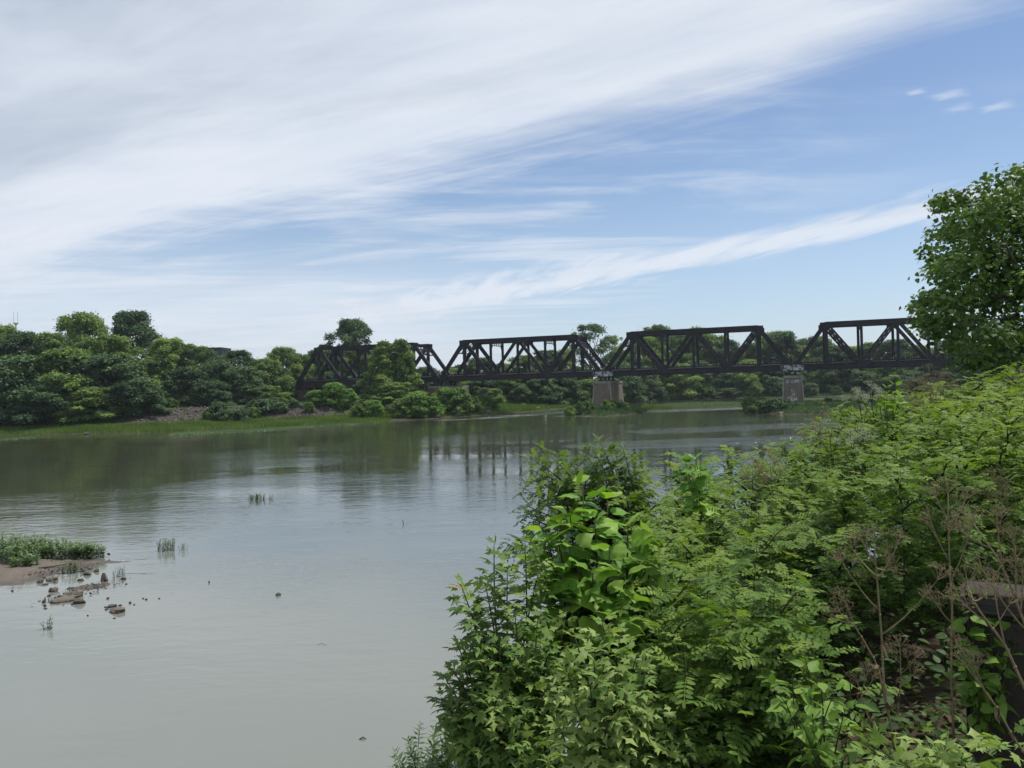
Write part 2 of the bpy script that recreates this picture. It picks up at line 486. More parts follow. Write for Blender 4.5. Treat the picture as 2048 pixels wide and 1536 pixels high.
def stretch(lo, hi, d, far):
    core = list(np.arange(lo, hi, d)); s = d; a, b = [lo], [hi]
    while a[-1] > -far: s *= 1.35; a.append(a[-1] - s)
    s = d
    while b[-1] < far: s *= 1.35; b.append(b[-1] + s)
    return np.array(a[:0:-1] + core + b)
gx = np.clip(stretch(-110, 150, 1.8, 2900), -2900, 2900); gx = np.unique(np.concatenate([gx[(gx < -12) | (gx > 22)], np.arange(-12, 22.1, .45)]))
gy = np.clip(stretch(0, 345, 1.8, 2900), -2900, 2900); gy = np.unique(np.concatenate([gy[(gy < -3) | (gy > 30)], np.arange(-3, 30.1, .45)]))
GX, GY = np.meshgrid(gx, gy)
GZ = height(GX, GY)
nx, ny = len(gx), len(gy)
ii = (np.arange(ny - 1)[:, None] * nx + np.arange(nx - 1)[None]).ravel()
GF = np.stack([ii, ii + 1, ii + nx + 1, ii + nx], 1)
tag(obj('ground', mesh('ground', np.stack([GX.ravel(), GY.ravel(), GZ.ravel()], 1), GF, M['ground'], None, True)), kind='structure')

def watermat():
    mt = newmat('water'); p = wcoord(); x, y, z = xyz(p)
    # calm and ruffled patches
    patch = noise(comb(x * .035, y * .06, 0.0), 1.0, 3, .5, .4)
    ruff = sstep(patch, .36, .66)
    nearcalm = sstep(y, 14, 34)
    amp = (.25 + ruff * .9) * (.75 + .25 * nearcalm)
    w1 = noise(comb(x * .55, y * 1.25, 0.0), 1.0, 2, .5, .3)
    w2 = noise(comb(x * 1.5, y * 3.4, 4.0), 1.0, 3, .55, .2)
    w3 = noise(comb(x * .10, y * .22, 9.0), 1.0, 2, .5)
    # riffles below the bridge
    rif = None; frt = None
    for (a, b, wd) in (((1010, 833), (1150, 823), 5.0), ((1140, 832), (1180, 832), 4.0), ((1320, 823), (1490, 816), 6.0), 
                       ((1650, 804), (1790, 803), 6.0), ((1330, 862), (1600, 850), 5.01), ((1250, 890), (1600, 878), 5.01), ((900, 840), (1010, 834), 3.5)):
        A, B = on_plane(*a), on_plane(*b); L = (B - A).length; d = (B - A) / L
        t = nmin(nmax((x - A.x) * d.x + (y - A.y) * d.y, 0.0), L)
        ex = x - (t * d.x + A.x); ey = y - (t * d.y + A.y)
        g = sstep(N.m('SQRT', ex * ex + ey * ey), wd * 1.6, wd * .2)
        rif = g if rif is None else nmax(rif, g)
        if wd != 5.01: frt = g if frt is None else nmax(frt, g)
    rif = rif * sstep(noise(comb(x * .10, y * .8, 21.0), 1.0, 5, .7, .4), .42, .60)
    h = (w1 * .022 + w2 * .013) * amp + w3 * .03 + rif * w1 * .09 + rif * w2 * .04
    nrm = bump(h, 1.0, 1.0)
    fo = noise(comb(x * .35, y * 1.3, 2.0), 1.0, 5, .65, .3)
    foam = sstep(fo, .47, .60) * rif * frt
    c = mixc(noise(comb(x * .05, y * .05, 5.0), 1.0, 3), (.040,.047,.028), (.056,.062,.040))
    # paler body colour in the near water, fading out with distance
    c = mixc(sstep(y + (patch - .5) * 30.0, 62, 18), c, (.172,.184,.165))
    c = mixc(foam * .85, c, (.60,.62,.63))
    ps = nnew('ShaderNodeBsdfPrincipled')
    ln(c, ps.inputs['Base Color']); ln(.045 + foam * .3, ps.inputs['Roughness']); ps.inputs['IOR'].default_value = 1.42
    ln(nrm, ps.inputs['Normal'])
    out(ps.outputs[0]); return mt
M['water'] = watermat()
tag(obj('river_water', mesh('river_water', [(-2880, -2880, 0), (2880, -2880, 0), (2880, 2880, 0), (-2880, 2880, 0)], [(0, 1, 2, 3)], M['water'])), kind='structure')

# ------------------------------------------------------------------ railway bridge: truss spans on masonry piers
TH = math.radians(19.1); SPAN = 44.6; PANEL = SPAN / 6
J3 = (at(1585, 740, 185.0).x, 185.0)
GRADE = .0042
def joint(k, off=0.0):
    t = (3 - k) * SPAN - off
    return Vector((J3[0] - math.cos(TH) * t, J3[1] + math.sin(TH) * t, 9.32 - GRADE * t))
ANG = -TH                                    # local +x runs to the near end of the bridge
HT, WID = 10.35, 9.2
def make_span(k, label):
    r = thing('truss_span', joint(k), label, 'bridge span', 'truss spans of the railway bridge')
    r.rotation_euler = (0, -math.atan(GRADE), ANG)
    st = M['steel']
    zb, zt = .47, HT
    def part(name, f, mat=st, parent=r):
        b = MB(); f(b); return b.build(name, mat, parent)
    for side in (0, 1):
        y = WID * side
        part('bottom_chord', lambda b: (b.box(.25, SPAN - .25, y - .30, y + .30, 0, 1.10), b.box(.2, SPAN - .2, y - .42, y + .42, 1.05, 1.15), b.box(.2, SPAN - .2, y - .42, y + .42, -.05, .05)))
        part('top_chord', lambda b: (b.box(PANEL, 5 * PANEL, y - .33, y + .33, zt - .50, zt + .33), b.box(PANEL - .1, 5 * PANEL + .1, y - .45, y + .45, zt + .33, zt + .41)))
        for (a, c) in ((0, 1), (6, 5)):
            def ep(b):
                b.beam((a * PANEL + (.35 if a == 0 else -.35), y, zb + .2), (c * PANEL, y, zt + .05), .62, .98)
                b.beam((a * PANEL + (.15 if a == 0 else -.15), y, zb + .45), (c * PANEL - (.25 if a == 0 else -.25), y, zt + .40), .86, .07)
            part('end_post', ep)
        for i in range(1, 6):
            wd = .80 if i in (1, 5) else .56
            def vp(b):
                for s in (-1, 1):
                    b.box(i * PANEL - wd / 2, i * PANEL + wd / 2, y + s * .2 - .05, y + s * .2 + .05, .9, zt - .3)
                b.box(i * PANEL - wd * .25, i * PANEL + wd * .25, y - .15, y + .15, .9, zt - .3)
            part('vertical_post', vp)
        for (a, c) in ((1, 2), (3, 2), (3, 4), (5, 4)):
            def dg(b):
                p, q = Vector((a * PANEL, y, zt)), Vector((c * PANEL, y, zb + .2)); d = (q - p).normalized(); t = Vector((-d.z, 0, d.x))
                big = 1.08 if (a, c) in ((1, 2), (5, 4)) else .84
                for s in (-1, 1): b.beam(p + t * (s * big * .25), q + t * (s * big * .25), .46, big * .42)
                n = 8
                for j in range(n):
                    if j % 2 == 0 or big > .7: 
                        u0 = p + (q - p) * ((j + .15) / n); u1 = p + (q - p) * ((j + .80) / n)
                        b.beam(u0, u1, .40, big * .36)
            part('diagonal', dg)
        for i in (0, 2, 4, 6):
            x = i * PANEL; g = []
            if i == 0: pr = [(x + .12, -.06), (x + 2.5, -.06), (x + 2.5, .95), (x + 1.9, 1.55), (x + .9, 1.75), (x + .12, 1.35)]
            elif i == 6: pr = [(x - .12, -.06), (x - .12, 1.35), (x - .9, 1.75), (x - 1.9, 1.55), (x - 2.5, .95), (x - 2.5, -.06)]
            else: pr = [(x - 1.5, -.02), (x + 1.5, -.02), (x + 1.5, .95), (x + .9, 1.75), (x - .9, 1.75), (x - 1.5, .95)]
            for s in (-1, 1):
                def gp(b):
                    y0, y1 = sorted((y + s * .425, y + s * .465)); n = len(pr)
                    V = [(a, y0, c) for a, c in pr] + [(a, y1, c) for a, c in pr]
                    b.add(V, [tuple(range(n)), tuple(range(n, 2 * n))[::-1]] + [(j, (j + 1) % n, n + (j + 1) % n, n + j) for j in range(n)])
                o = part('gusset_plate', gp, M['graffiti'] if (side == 0 and s == -1 and ((i == 0 and k in (2, 3)) or (i == 6 and k in (1, 2)))) else st)
                if o.data.materials[0] == M['graffiti']: o['label'] = 'gusset plate covered in white graffiti above the pier'
        for i in (1, 3, 5):
            x = i * PANEL
            def tg(b):
                for s in (-1, 1): b.box(x - 1.25, x + 1.25, y + s * .36 - .02, y + s * .36 + .02, zt - 1.05, zt + .30)
            part('gusset_plate', tg)
    for i in range(7):
        x = min(max(i * PANEL, .45), SPAN - .45)
        part('floor_beam', lambda b: (b.box(x - .03, x + .03, .3, WID - .3, .1, 1.25), b.box(x - .2, x + .2, .3, WID - .3, 1.25, 1.3), b.box(x - .2, x + .2, .3, WID - .3, .05, .1)))
    for yy in (1.7, 3.3, 5.9, 7.5):
        part('stringer', lambda b: b.box(.2, SPAN - .2, yy - .15, yy + .15, .75, 1.24))
    def ties(b):
        n = int(SPAN / .52)
        for j in range(n): b.box(.2 + j * .52, .45 + j * .52, .55, WID - .55, 1.31, 1.55)
    tag(part('cross_ties', ties, M['tie']), kind='stuff')
    def ends(b):
        for j in range(int(SPAN / .52)): b.box(.22 + j * .52, .43 + j * .52, .535, .548, 1.34, 1.50)  # pale plates on the ties stand in for daylight showing between them
    tag(part('tie_gap_light', ends, M['gap_light']), kind='stuff')
    for yy in (1.75, 3.2, 5.95, 7.4):
        part('rail', lambda b: (b.box(0, SPAN, yy - .035, yy + .035, 1.67, 1.73), b.box(0, SPAN, yy - .012, yy + .012, 1.58, 1.67), b.box(0, SPAN, yy - .07, yy + .07, 1.555, 1.58)), M['rust_rail'])
    wk = part('walkway', lambda b: b.box(.2, SPAN - .2, WID - 1.35, WID - .55, 1.56, 1.62))
    part('guard_timber', lambda b: b.box(.2, SPAN - .2, .6, .8, 1.56, 1.78), st)
    pm = None
    for j in range(17):
        if pm is None:
            b = MB(); b.box(-.05, .05, -.05, .05, 0, .95); b.box(-.08, .08, -.08, .08, 0, .08); pm = b.me('railing_post', M['pale_metal'])
        obj('railing_post', pm, wk, (1.4 + j * 2.6, WID - .7, 1.6))
    part('railing_cable', lambda b: b.tube([(1.4, WID - .7, 2.5), (SPAN - 1.2, WID - .7, 2.5)], .015, 4), st, wk)
    for e, hx in ((0, PANEL), (6, 5 * PANEL)):
        def portal(b):
            x0 = e * PANEL; 
            for f in (.86, .70):
                p = Vector((x0 + (hx - x0) * f, 0, zb + (zt - zb) * f)); b.beam(p, p + Vector((0, WID, 0)), .3, .3, (1, 0, 0))
            n = 8
            for j in range(n):
                f0, f1 = (.86, .70) if j % 2 == 0 else (.70, .86)
                b.beam((x0 + (hx - x0) * f0, WID * j / n, zb + (zt - zb) * f0), (x0 + (hx - x0) * f1, WID * (j + 1) / n, zb + (zt - zb) * f1), .14, .14, (1, 0, 0))
            for s in (0, 1):
                yy = 0 if s == 0 else WID; dy = 1.6 if s == 0 else -1.6
                b.beam((x0 + (hx - x0) * .52, yy, zb + (zt - zb) * .52), (x0 + (hx - x0) * .70, yy + dy, zb + (zt - zb) * .70), .2, .2, (1, 0, 0))
        part('portal_frame', portal)
    for i in range(1, 6):
        x = i * PANEL
        def sway(b):
            b.box(x - .12, x + .12, .3, WID - .3, zt - .1, zt + .15); b.box(x - .1, x + .1, .3, WID - .3, zt - 1.45, zt - 1.25)
            n = 10
            for j in range(n):
                z0, z1 = (zt - .1, zt - 1.3) if j % 2 == 0 else (zt - 1.3, zt - .1)
                b.beam((x, .3 + (WID - .6) * j / n, z0), (x, .3 + (WID - .6) * (j + 1) / n, z1), .12, .12, (1, 0, 0))
            for yy, dy in ((.3, 1.2), (WID - .3, -1.2)): b.beam((x, yy, zt - 2.7), (x, yy + dy, zt - 1.35), .16, .16, (1, 0, 0))
        part('sway_frame', sway)
    for i in range(1, 5):
        def lat(b):
            b.beam((i * PANEL, .3, zt), ((i + 1) * PANEL, WID - .3, zt), .2, .22, (0, 0, 1))
            b.beam((i * PANEL, WID - .3, zt + .01), ((i + 1) * PANEL, .3, zt + .01), .2, .22, (0, 0, 1))
        part('lateral_brace', lat)
    for (bx) in (.55, SPAN - .55):
        for y in (0, WID):
            def bear(b):
                b.box(bx - .45, bx + .45, y - .5, y + .5, -.35, -.06); b.box(bx - .2, bx + .2, y - .42, y + .42, -1.0, -.35); b.box(bx - .6, bx + .6, y - .6, y + .6, -1.24, -1.0)
            part('bearing', bear)
    return r
make_span(0, 'black steel truss span meeting the wooded bank, half hidden behind a bushy tree')
make_span(1, 'black steel truss span between the blocky stone pier and the streaked pier')
make_span(2, 'black steel truss span between the two graffiti-marked joints above open water')
make_span(3, 'black steel truss span running behind the broad-leaved tree beyond the thin pole')

def pier(k, top, base, wt, wb, mats, label, blocks=False, ny0=-1.6, ny1=WID + 4.5):
    j = joint(k); r = thing('bridge_pier', (j.x, j.y, 0), label, 'bridge pier', 'masonry piers of the railway bridge')
    r.rotation_euler = (0, 0, ANG)
    sp = (wb - wt) / 2
    core_in = .12 if blocks else 0.0
    def ring(z, half, n0, n1):
        """a pier plan with rounded ends"""
        pts = []
        rr = .35
        for (cx, cy, a0) in ((half - rr, n0 + rr, -90), (half - rr, n1 - rr, 0), (-half + rr, n1 - rr, 90), (-half + rr, n0 + rr, 180)):
            for q in range(4):
                a = math.radians(a0 + q * 30); pts.append((cx + rr * math.cos(a), cy + rr * math.sin(a), z))
        return pts
    zs = np.linspace(base, top - .6, 7); V, F = [], []; rs = random.Random(k)
    for i, z in enumerate(zs):
        f = (z - base) / (top - .6 - base)
        V += ring(z, wb / 2 - sp * f - core_in, ny0 - (1 - f) * sp * 1.2 + core_in, ny1 + (1 - f) * sp * 1.2 - core_in)
    n = 16
    for i in range(len(zs) - 1):
        for q in range(n): F.append((i*n+q, i*n+(q+1) % n, (i+1)*n+(q+1) % n, (i+1)*n+q))
    F.append(tuple((len(zs)-1)*n+q for q in range(n)))
    obj('pier_body', mesh('pier_body', V, F, mats[0], None, False), r)
    V = ring(top - .6, wt / 2 + .12, ny0 - .15, ny1 + .15) + ring(top, wt / 2 + .12, ny0 - .15, ny1 + .15)
    F = [(q, (q+1) % n, n+(q+1) % n, n+q) for q in range(n)] + [tuple(range(n, 2*n)), tuple(range(n))[::-1]]
    obj('coping', mesh('coping', V, F, mats[1]), r)
    if not blocks:
        for sx in (-1, 1):
            b = MB(); b.beam((sx * (wb / 2 - .05), ny0 - sp * 1.2 + .02, base), (sx * (wt / 2 - .05), ny0 + .02, top - .6), .26, .22, (0, 1, 0))
            b.build('corner_stone', M['arris'], r)
    if blocks:
        ch = .82; nz = int((top - .62 - base) / ch)
        for iz in range(nz):
            z0 = top - .62 - (iz + 1) * ch; f = (z0 + ch / 2 - base) / (top - .6 - base); half = wb / 2 - sp * f
            e0, e1 = ny0 - (1 - f) * sp * 1.2, ny1 + (1 - f) * sp * 1.2
            for face in range(2):
                L = 2 * half if face == 0 else e1 - e0
                nb = max(3, int(L / 1.35)); xs = np.linspace(0, L, nb + 1); 
                if iz % 2: xs[1:-1] += L / nb * .4
                xs[1:-1] += [rs.uniform(-.12, .12) for _ in xs[1:-1]]
                for a, c in zip(xs[:-1], xs[1:]):
                    g = .03; pr = rs.uniform(0, .07); b = MB()
                    if face == 0: b.box(-half + a + g, -half + c - g, e0 - pr, e0 + .3, z0 + g, z0 + ch - g)
                    else: b.box(half - .3, half + pr, e0 + a + g + (.32 if a == 0 else 0), e0 + c - g, z0 + g, z0 + ch - g)
                    b.build('stone_block', mats[2], r)
    return r
pier(1, joint(1).z - 1.24, -.5, 5.4, 6.0, (M['dark_wall'], M['coping'], M['block']), 'blocky brown stone pier half buried in riverside shrubs', True)
pier(2, joint(2).z - 1.24, -.5, 4.1, 5.2, (M['pier'], M['coping']), 'streaked grey concrete pier beside the grassy point')
pier(3, joint(3).z - 1.24, -.5, 4.0, 5.0, (M['pier_b'], M['coping']), 'grey concrete pier with white paint splash on a shrubby islet')
pier(4, joint(4).z - 1.24, -.5, 4.0, 5.0, (M['pier'], M['coping']), 'grey concrete pier screened by the riverside thicket')
# abutment
j0 = joint(0); r = thing('bridge_abutment', (j0.x, j0.y, 0), 'dark stained brick abutment holding up the end of the truss bridge', 'abutment')
r.rotation_euler = (0, 0, ANG)
b = MB(); b.box(-3.5, 1.3, -1.2, WID + 1.2, 0, j0.z - 1.25); b.build('abutment_wall', M['dark_wall'], r)
b = MB(); b.box(-3.5, -.35, -1.0, WID + 1.0, j0.z - 1.245, j0.z + 1.2); b.build('back_wall', M['dark_wall'], r)
b = MB(); b.box(-14, -3.6, -1.0, -.3, 0, j0.z + 1.1); b.build('wing_wall', M['dark_wall'], r)
# pole at joint 3
p = joint(3, .0); t = thing('line_pole', (p.x - .35, p.y - .25, p.z + .95), 'thin dark pole rising from the joint between two truss spans', 'pole')
b = MB(); b.tube([(0, 0, 0), (0, 0, 7.4)], [.13, .10], 8); b.build('pole_shaft', M['steel'], t)
b = MB(); b.box(-.35, .35, -.12, .12, -.05, .35); b.build('mounting_bracket', M['steel'], t)
b = MB(); b.tube([(0, 0, 7.4), (0, 0, 7.7)], [.07, .02], 6); b.build('pole_cap', M['steel'], t)

# ------------------------------------------------------------------ far trees
LEAFQ = np.array([(0, 0, 0), (.5, -.34, .06), (1.05, 0, -.05), (.5, .34, .06)], float)
LEAFQF = np.array([(0, 1, 2, 3)])
def clump_crown(seed, clumps, per, leaf, T=LEAFQ, TF=LEAFQF, spread=.28, tbase=.5):
    """leaf faces through a set of (centre, radius) clumps"""
    rng = np.random.default_rng(seed); parts = []
    for (c, rad) in clumps:
        n = max(12, int(per * rad ** 2))
        d = rng.normal(0, 1, (n, 3)); d /= np.linalg.norm(d, axis=1, keepdims=True)
        d[:, 2] = np.where((d[:, 2] < -.25) & (rng.random(n) < .7), -d[:, 2], d[:, 2])
        rr = rad * (rng.random(n) ** .38) * (1 + spread * rng.normal(0, 1, n) * (rng.random(n) < .35))
        P = np.array(c) + d * rr[:, None] * np.array([1, 1, .78])
        nrm = d * .7 + np.array([0, 0, .55]) + rng.normal(0, .55, (n, 3))
        ax = d * .8 + rng.normal(0, .7, (n, 3)) + np.array([0, 0, -.25])
        R = frames(nrm, ax)
        S = leaf * rng.uniform(.65, 1.35, n)
        tint = np.clip(tbase + rng.normal(0, .24) + rng.normal(0, .17, n), 0, 1)
        parts.append(scatter(T, TF, R, P, S, tint))
    return join(parts)
def tree_proto(seed, H, R, base, style, per=200, leaf=.40, mat='far_leaf'):
    """returns (trunk mesh, crown mesh); base = height where the crown starts"""
    rng = np.random.default_rng(seed); cl = []
    n = {'round': 84, 'bush': 80, 'open': 46, 'upright': 80}[style]
    ph = rng.uniform(0, 6.28, 4)
    for i in range(n):
        f = (i + .5) / n
        z = base + (H - base) * (f ** .85)
        g = (z - base) / (H - base)
        if style == 'bush': env = math.sqrt(max(0, 1 - (g * .98) ** 2.4))
        elif style == 'upright': env = (1 - g) ** .62 * (.45 + .9 * min(1, g * 3)) * .85
        else: env = math.sqrt(max(0.03, 1 - ((g - .42) / .60) ** 2))
        a = i * 2.39996 + rng.normal(0, .5)
        env *= 1 + .22 * math.sin(a * 2 + ph[0]) + .14 * math.sin(a * 3 + g * 5 + ph[1])
        k = math.sqrt(rng.uniform(.18, 1.0)) 
        rr = R * env * k * .86
        rad = R * rng.uniform(.12, .29) * (1.0 if style != 'open' else .8)
        zz = min(z, H - rad * .62)
        cl.append(((rr * math.cos(a), rr * math.sin(a), zz), rad))
    V, F, t = clump_crown(seed + 1, cl, per, leaf)
    crown = mesh('crown', V, F, M[mat], t)
    b = MB(); tr = H * .016 + .08
    top = Vector((rng.normal(0, .3), rng.normal(0, .3), H * .8))
    b.tube([(0, 0, -1), (0.05, 0, base + .5), top * .6 + Vector((.2, 0, 0)), top], [tr * 1.25, tr, tr * .7, tr * .2], 8)
    for i in range(0, len(cl), 4):
        c = Vector(cl[i][0]); s = Vector((0, 0, max(.6, c.z * .55)))
        b.tube([s, (s + c) / 2 + Vector((0, 0, -.3)), c], [tr * .45, tr * .3, tr * .08], 5)
    return b.me('trunk', M['bark'], True), crown, H, R
PT = {
    'round1': tree_proto(11, 18, 6.5, 3.0, 'round'), 'round2': tree_proto(12, 18, 6.5, 2.5, 'round'), 'round3': tree_proto(13, 18, 6.0, 3.0, 'round', mat='far_dark'),
    'bush1': tree_proto(21, 12, 6.0, .2, 'bush', mat='far_dark'), 'bush2': tree_proto(22, 12, 6.0, .2, 'bush'), 'bush3': tree_proto(23, 12, 6.5, .1, 'bush', mat='far_dark'),
    'open1': tree_proto(31, 20, 6.0, 8.0, 'open', 130, .42, 'far_dark'), 'open2': tree_proto(32, 20, 6.0, 7.0, 'open', 130, .42),
    'up1': tree_proto(41, 17, 5.5, .2, 'upright', mat='far_leaf'), 'up2': tree_proto(42, 17, 5.0, .2, 'upright', mat='far_leaf'),
    'low1': tree_proto(61, 2.0, 1.5, .05, 'upright', 420, .24, 'far_leaf'), 'low2': tree_proto(62, 2.0, 1.6, .05, 'bush', 420, .24, 'far_dark'), 'low3': tree_proto(63, 2.2, 1.4, .05, 'upright', 420, .24, 'far_dark'),
    'shrub4': tree_proto(54, 5, 3.2, .05, 'open', 240, .27, 'far_leaf'),
    'shrub1': tree_proto(51, 5, 2.6, .1, 'bush', 300, .27, 'far_bright'), 'shrub2': tree_proto(52, 5, 2.6, .1, 'upright', 300, .27, 'far_leaf'), 'shrub3': tree_proto(53, 5, 2.6, .1, 'upright', 300, .27, 'far_bright'),
}
_tr = random.Random(77)
def tree(kind, x, ytop, wpx, Y, name, label, cat, group=None, sink=.2, squash=1.0):
    q = at(x, ytop, Y); z0 = max(gz(q.x, Y), 0) - sink
    tm, cm, H, R = PT[kind]
    sz = max(.12, (q.z - z0) / H); sr = (wpx / 2 * Y / FPX) / R
    if kind[:3] == 'low' or kind[:5] == 'shrub': sr = min(sr, 1.5 * sz)
    r = thing(name, (q.x, Y, z0), label, cat, group)
    r.scale = (sr, sr * squash, sz); r.rotation_euler = (0, 0, _tr.uniform(0, 6.28))
    obj('trunk', tm, r); obj('crown', cm, r)
    return r
GB = 'trees massed along the wooded far bank'
rows = [  # kind, x, ytop, width, Y
    ('bush1', 35, 715, 190, 173), ('bush2', 130, 700, 190, 177), ('bush3', 215, 712, 190, 179), ('bush1', 262, 760, 130, 175), ('bush2', 5, 760, 130, 171), ('bush3', 95, 765, 150, 171),
    ('bush2', 180, 775, 140, 172), ('bush3', -60, 720, 180, 175), ('bush1', 300, 775, 70, 179), ('round3', 45, 665, 110, 199), ('round1', 100, 668, 110, 198), ('round1', 5, 652, 90, 200), ('round2', 215, 672, 130, 194)]
for a in rows:
    tree(*a, 'riverside_tree', 'round-topped tree behind the bushy front row of the dense far bank' if a[0][0] == 'r' else ('low bushy tree touching the grass strip at the front of the dense far bank' if a[2] > 750 else 'tall bushy tree in the front row of the dense far bank'), 'tree', GB)
tree('round2', 165, 628, 125, 216, 'riverside_tree', 'tall bright rounded tree rising above the dense far bank beside the taller dark-topped one', 'tree', GB)
tree('round3', 262, 625, 125, 222, 'riverside_tree', 'tallest dark flat-topped tree standing above the dense far bank', 'tree', GB)
rows = [('round1', 335, 678, 110, 212), ('round2', 378, 690, 100, 214), ('bush2', 320, 715, 120, 208), ('bush1', 375, 735, 110, 206), ('bush3', 430, 722, 110, 214), ('round3', 476, 702, 90, 232), ('bush1', 485, 735, 110, 214),
        ('bush2', 530, 720, 100, 222), ('round1', 566, 696, 95, 236), ('bush3', 560, 738, 66, 226), ('bush1', 430, 765, 100, 208), ('bush3', 500, 770, 100, 212), ('bush2', 535, 772, 80, 216), ('round2', 595, 708, 60, 250), ('round3', 435, 712, 80, 235), ('bush1', 350, 775, 90, 206)]
for a in rows:
    tree(*a, 'riverside_tree', 'round-topped tree on the skyline above the rubble slope' if a[0][0] == 'r' else ('low bushy tree at the top edge of the rubble slope' if a[2] > 750 else 'mid-height bushy tree above the rubble slope'), 'tree', 'trees above the rubble slope')
tree('round3', 704, 640, 95, 285, 'tall_tree', 'lone tall round-crowned tree rising above the first truss span', 'tree')
rows = [('round1', 640, 700, 90, 270), ('round2', 690, 695, 90, 272), ('round1', 745, 700, 90, 275), ('round2', 800, 712, 80, 275), ('bush1', 850, 735, 90, 262), ('bush2', 905, 738, 90, 262), ('bush1', 660, 745, 100, 255), ('bush3', 730, 750, 100, 255), ('bush1', 612, 745, 60, 262), ('round3', 650, 690, 60, 285)]
for a in rows: tree(*a, 'background_tree', 'round-topped tree behind the first truss span' if a[0][0] == 'r' else 'low bushy tree below the deck behind the first truss span', 'tree', 'trees behind the first truss span')
tree('up1', 764, 684, 92, 203, 'bushy_tree', 'dense mid green tree hiding the middle of the first truss span', 'tree')
tree('up2', 803, 680, 84, 204, 'bushy_tree', 'pointed green tree beside the stone pier, taller twin of the tree hiding the span', 'tree')
tree('bush2', 782, 765, 125, 200, 'riverside_bush', 'broad green bush spreading at the foot of the trees hiding the span', 'bush')
GS = 'shrubs at the water edge by the bridge'
for a in [('shrub1', 668, 766, 104, 196), ('shrub1', 632, 781, 78, 195), ('shrub3', 695, 778, 78, 194), ('shrub2', 716, 808, 44, 187), ('shrub3', 748, 801, 65, 187), ('shrub2', 800, 798, 78, 188), ('shrub1', 832, 788, 78, 190),
          ('shrub3', 862, 793, 65, 192), ('shrub1', 895, 777, 78, 201), ('shrub2', 918, 775, 71, 202), ('shrub1', 870, 805, 78, 196), ('shrub2', 945, 793, 78, 206), ('shrub3', 965, 789, 52, 214), ('shrub2', 925, 808, 78, 203), ('shrub1', 985, 799, 52, 215), ('shrub2', 618, 805, 52, 190)]:
    tree(*a, 'leafy_shrub', ('leafy shrub between the abutment and the tree hiding the first span' if a[1] < 730 else 'low leafy shrub at the feet of the trees hiding the first span' if a[1] < 845 else 'leafy shrub growing around the blocky stone pier'), 'shrub', GS, .1)
for a in [('low1', 305, 822, 40, 182), ('low3', 318, 808, 40, 190), ('low2', 452, 820, 36, 182), ('low1', 420, 818, 36, 182), ('low3', 540, 802, 44, 192), ('low2', 585, 800, 50, 194), ('low1', 505, 815, 34, 186), ('low2', 435, 806, 44, 183), ('low3', 335, 818, 63, 181), ('low1', 340, 798, 37, 196), ('low2', 520, 800, 58, 190), ('low3', 560, 805, 72, 190), ('low1', 572, 790, 34, 196), ('low2', 140, 835, 58, 174), ('low3', 275, 838, 58, 174), ('low1', 210, 845, 43, 174), ('low2', 480, 818, 43, 184)]:
    tree(*a, 'scrub_bush', 'small scrubby bush dotting the rubble slope above the grass', 'shrub', 'scrub on the rubble slope', .1)
GP = 'trees behind the second truss span'
for a in [('round3', 960, 716, 90, 268), ('round1', 1005, 728, 90, 270), ('round2', 1050, 712, 95, 268), ('round3', 1095, 702, 95, 270), ('round1', 1130, 700, 70, 280), ('bush1', 960, 758, 90, 258), ('bush2', 1015, 755, 90, 256), ('bush3', 1070, 748, 100, 258), ('bush1', 1125, 752, 90, 262),
          ('bush2', 1175, 760, 90, 268), ('bush3', 1215, 755, 80, 272), ('bush1', 1040, 768, 60, 252), ('bush2', 990, 778, 50, 250), ('bush1', 1160, 735, 80, 280), ('round3', 925, 730, 70, 275)]:
    tree(*a, 'background_tree', 'round-topped tree showing through the second truss span' if a[0][0] == 'r' else 'low bushy tree under the second truss span behind the grassy point', 'tree', GP)
tree('open1', 1178, 650, 95, 300, 'tall_tree', 'tall open-crowned tree between the second and third truss spans with sky in its crown', 'tree')
tree('open2', 1225, 672, 80, 305, 'tall_tree', 'slimmer open-crowned tree partly behind the third span end post', 'tree')
ORD = 'first second third fourth fifth sixth seventh eighth ninth tenth eleventh twelfth thirteenth fourteenth fifteenth sixteenth seventeenth eighteenth nineteenth twentieth twenty-first twenty-second twenty-third'.split()
GR = 'trees along the distant shore beyond the bridge'
rg = random.Random(4)
def shoreY(x): return float(np.interp(x, [1190, 1250, 1400, 1600, 1800, 2050], [255, 292, 320, 312, 285, 275]))
sk = [(1250, 700), (1290, 672), (1312, 650), (1350, 668), (1390, 655), (1420, 668), (1455, 680), (1500, 688), (1540, 664), (1565, 662), (1605, 690), (1632, 672), (1665, 690), (1700, 692), (1745, 684), (1790, 678), (1830, 690), (1860, 694), (1900, 680), (1950, 688), (2000, 684), (2050, 690)]
for i, (x, y) in enumerate(sk):
    tree(('round3', 'round1', 'round2')[i % 3], x, y + 2, rg.uniform(75, 105), shoreY(x) + rg.uniform(26, 46), 'distant_tree', ORD[i] + ' tall tree along the distant shore skyline counting from the streaked pier', 'tree', GR)
for i in range(17):
    x = 1245 + i * 49 + rg.uniform(-10, 10)
    tree(('bush1', 'bush3', 'bush2')[i % 3], x, rg.uniform(718, 745), rg.uniform(80, 110), shoreY(x) + rg.uniform(12, 20), 'distant_tree', ORD[i] + ' dark tree overhanging the distant waterline counting from the streaked pier', 'tree', 'trees overhanging the distant waterline')
for i in range(15):
    x = 1262 + i * 50 + rg.uniform(-12, 12)
    tree(('shrub2', 'bush1', 'shrub2')[i % 3], x, rg.uniform(765, 778), rg.uniform(40, 66), shoreY(x) + 6, 'distant_shrub', ORD[i] + ' low shrub on the distant shore counting from the streaked pier', 'shrub', 'shrubs on the distant shore')
GI = 'shrubs on the pier islets'
ri = random.Random(8)
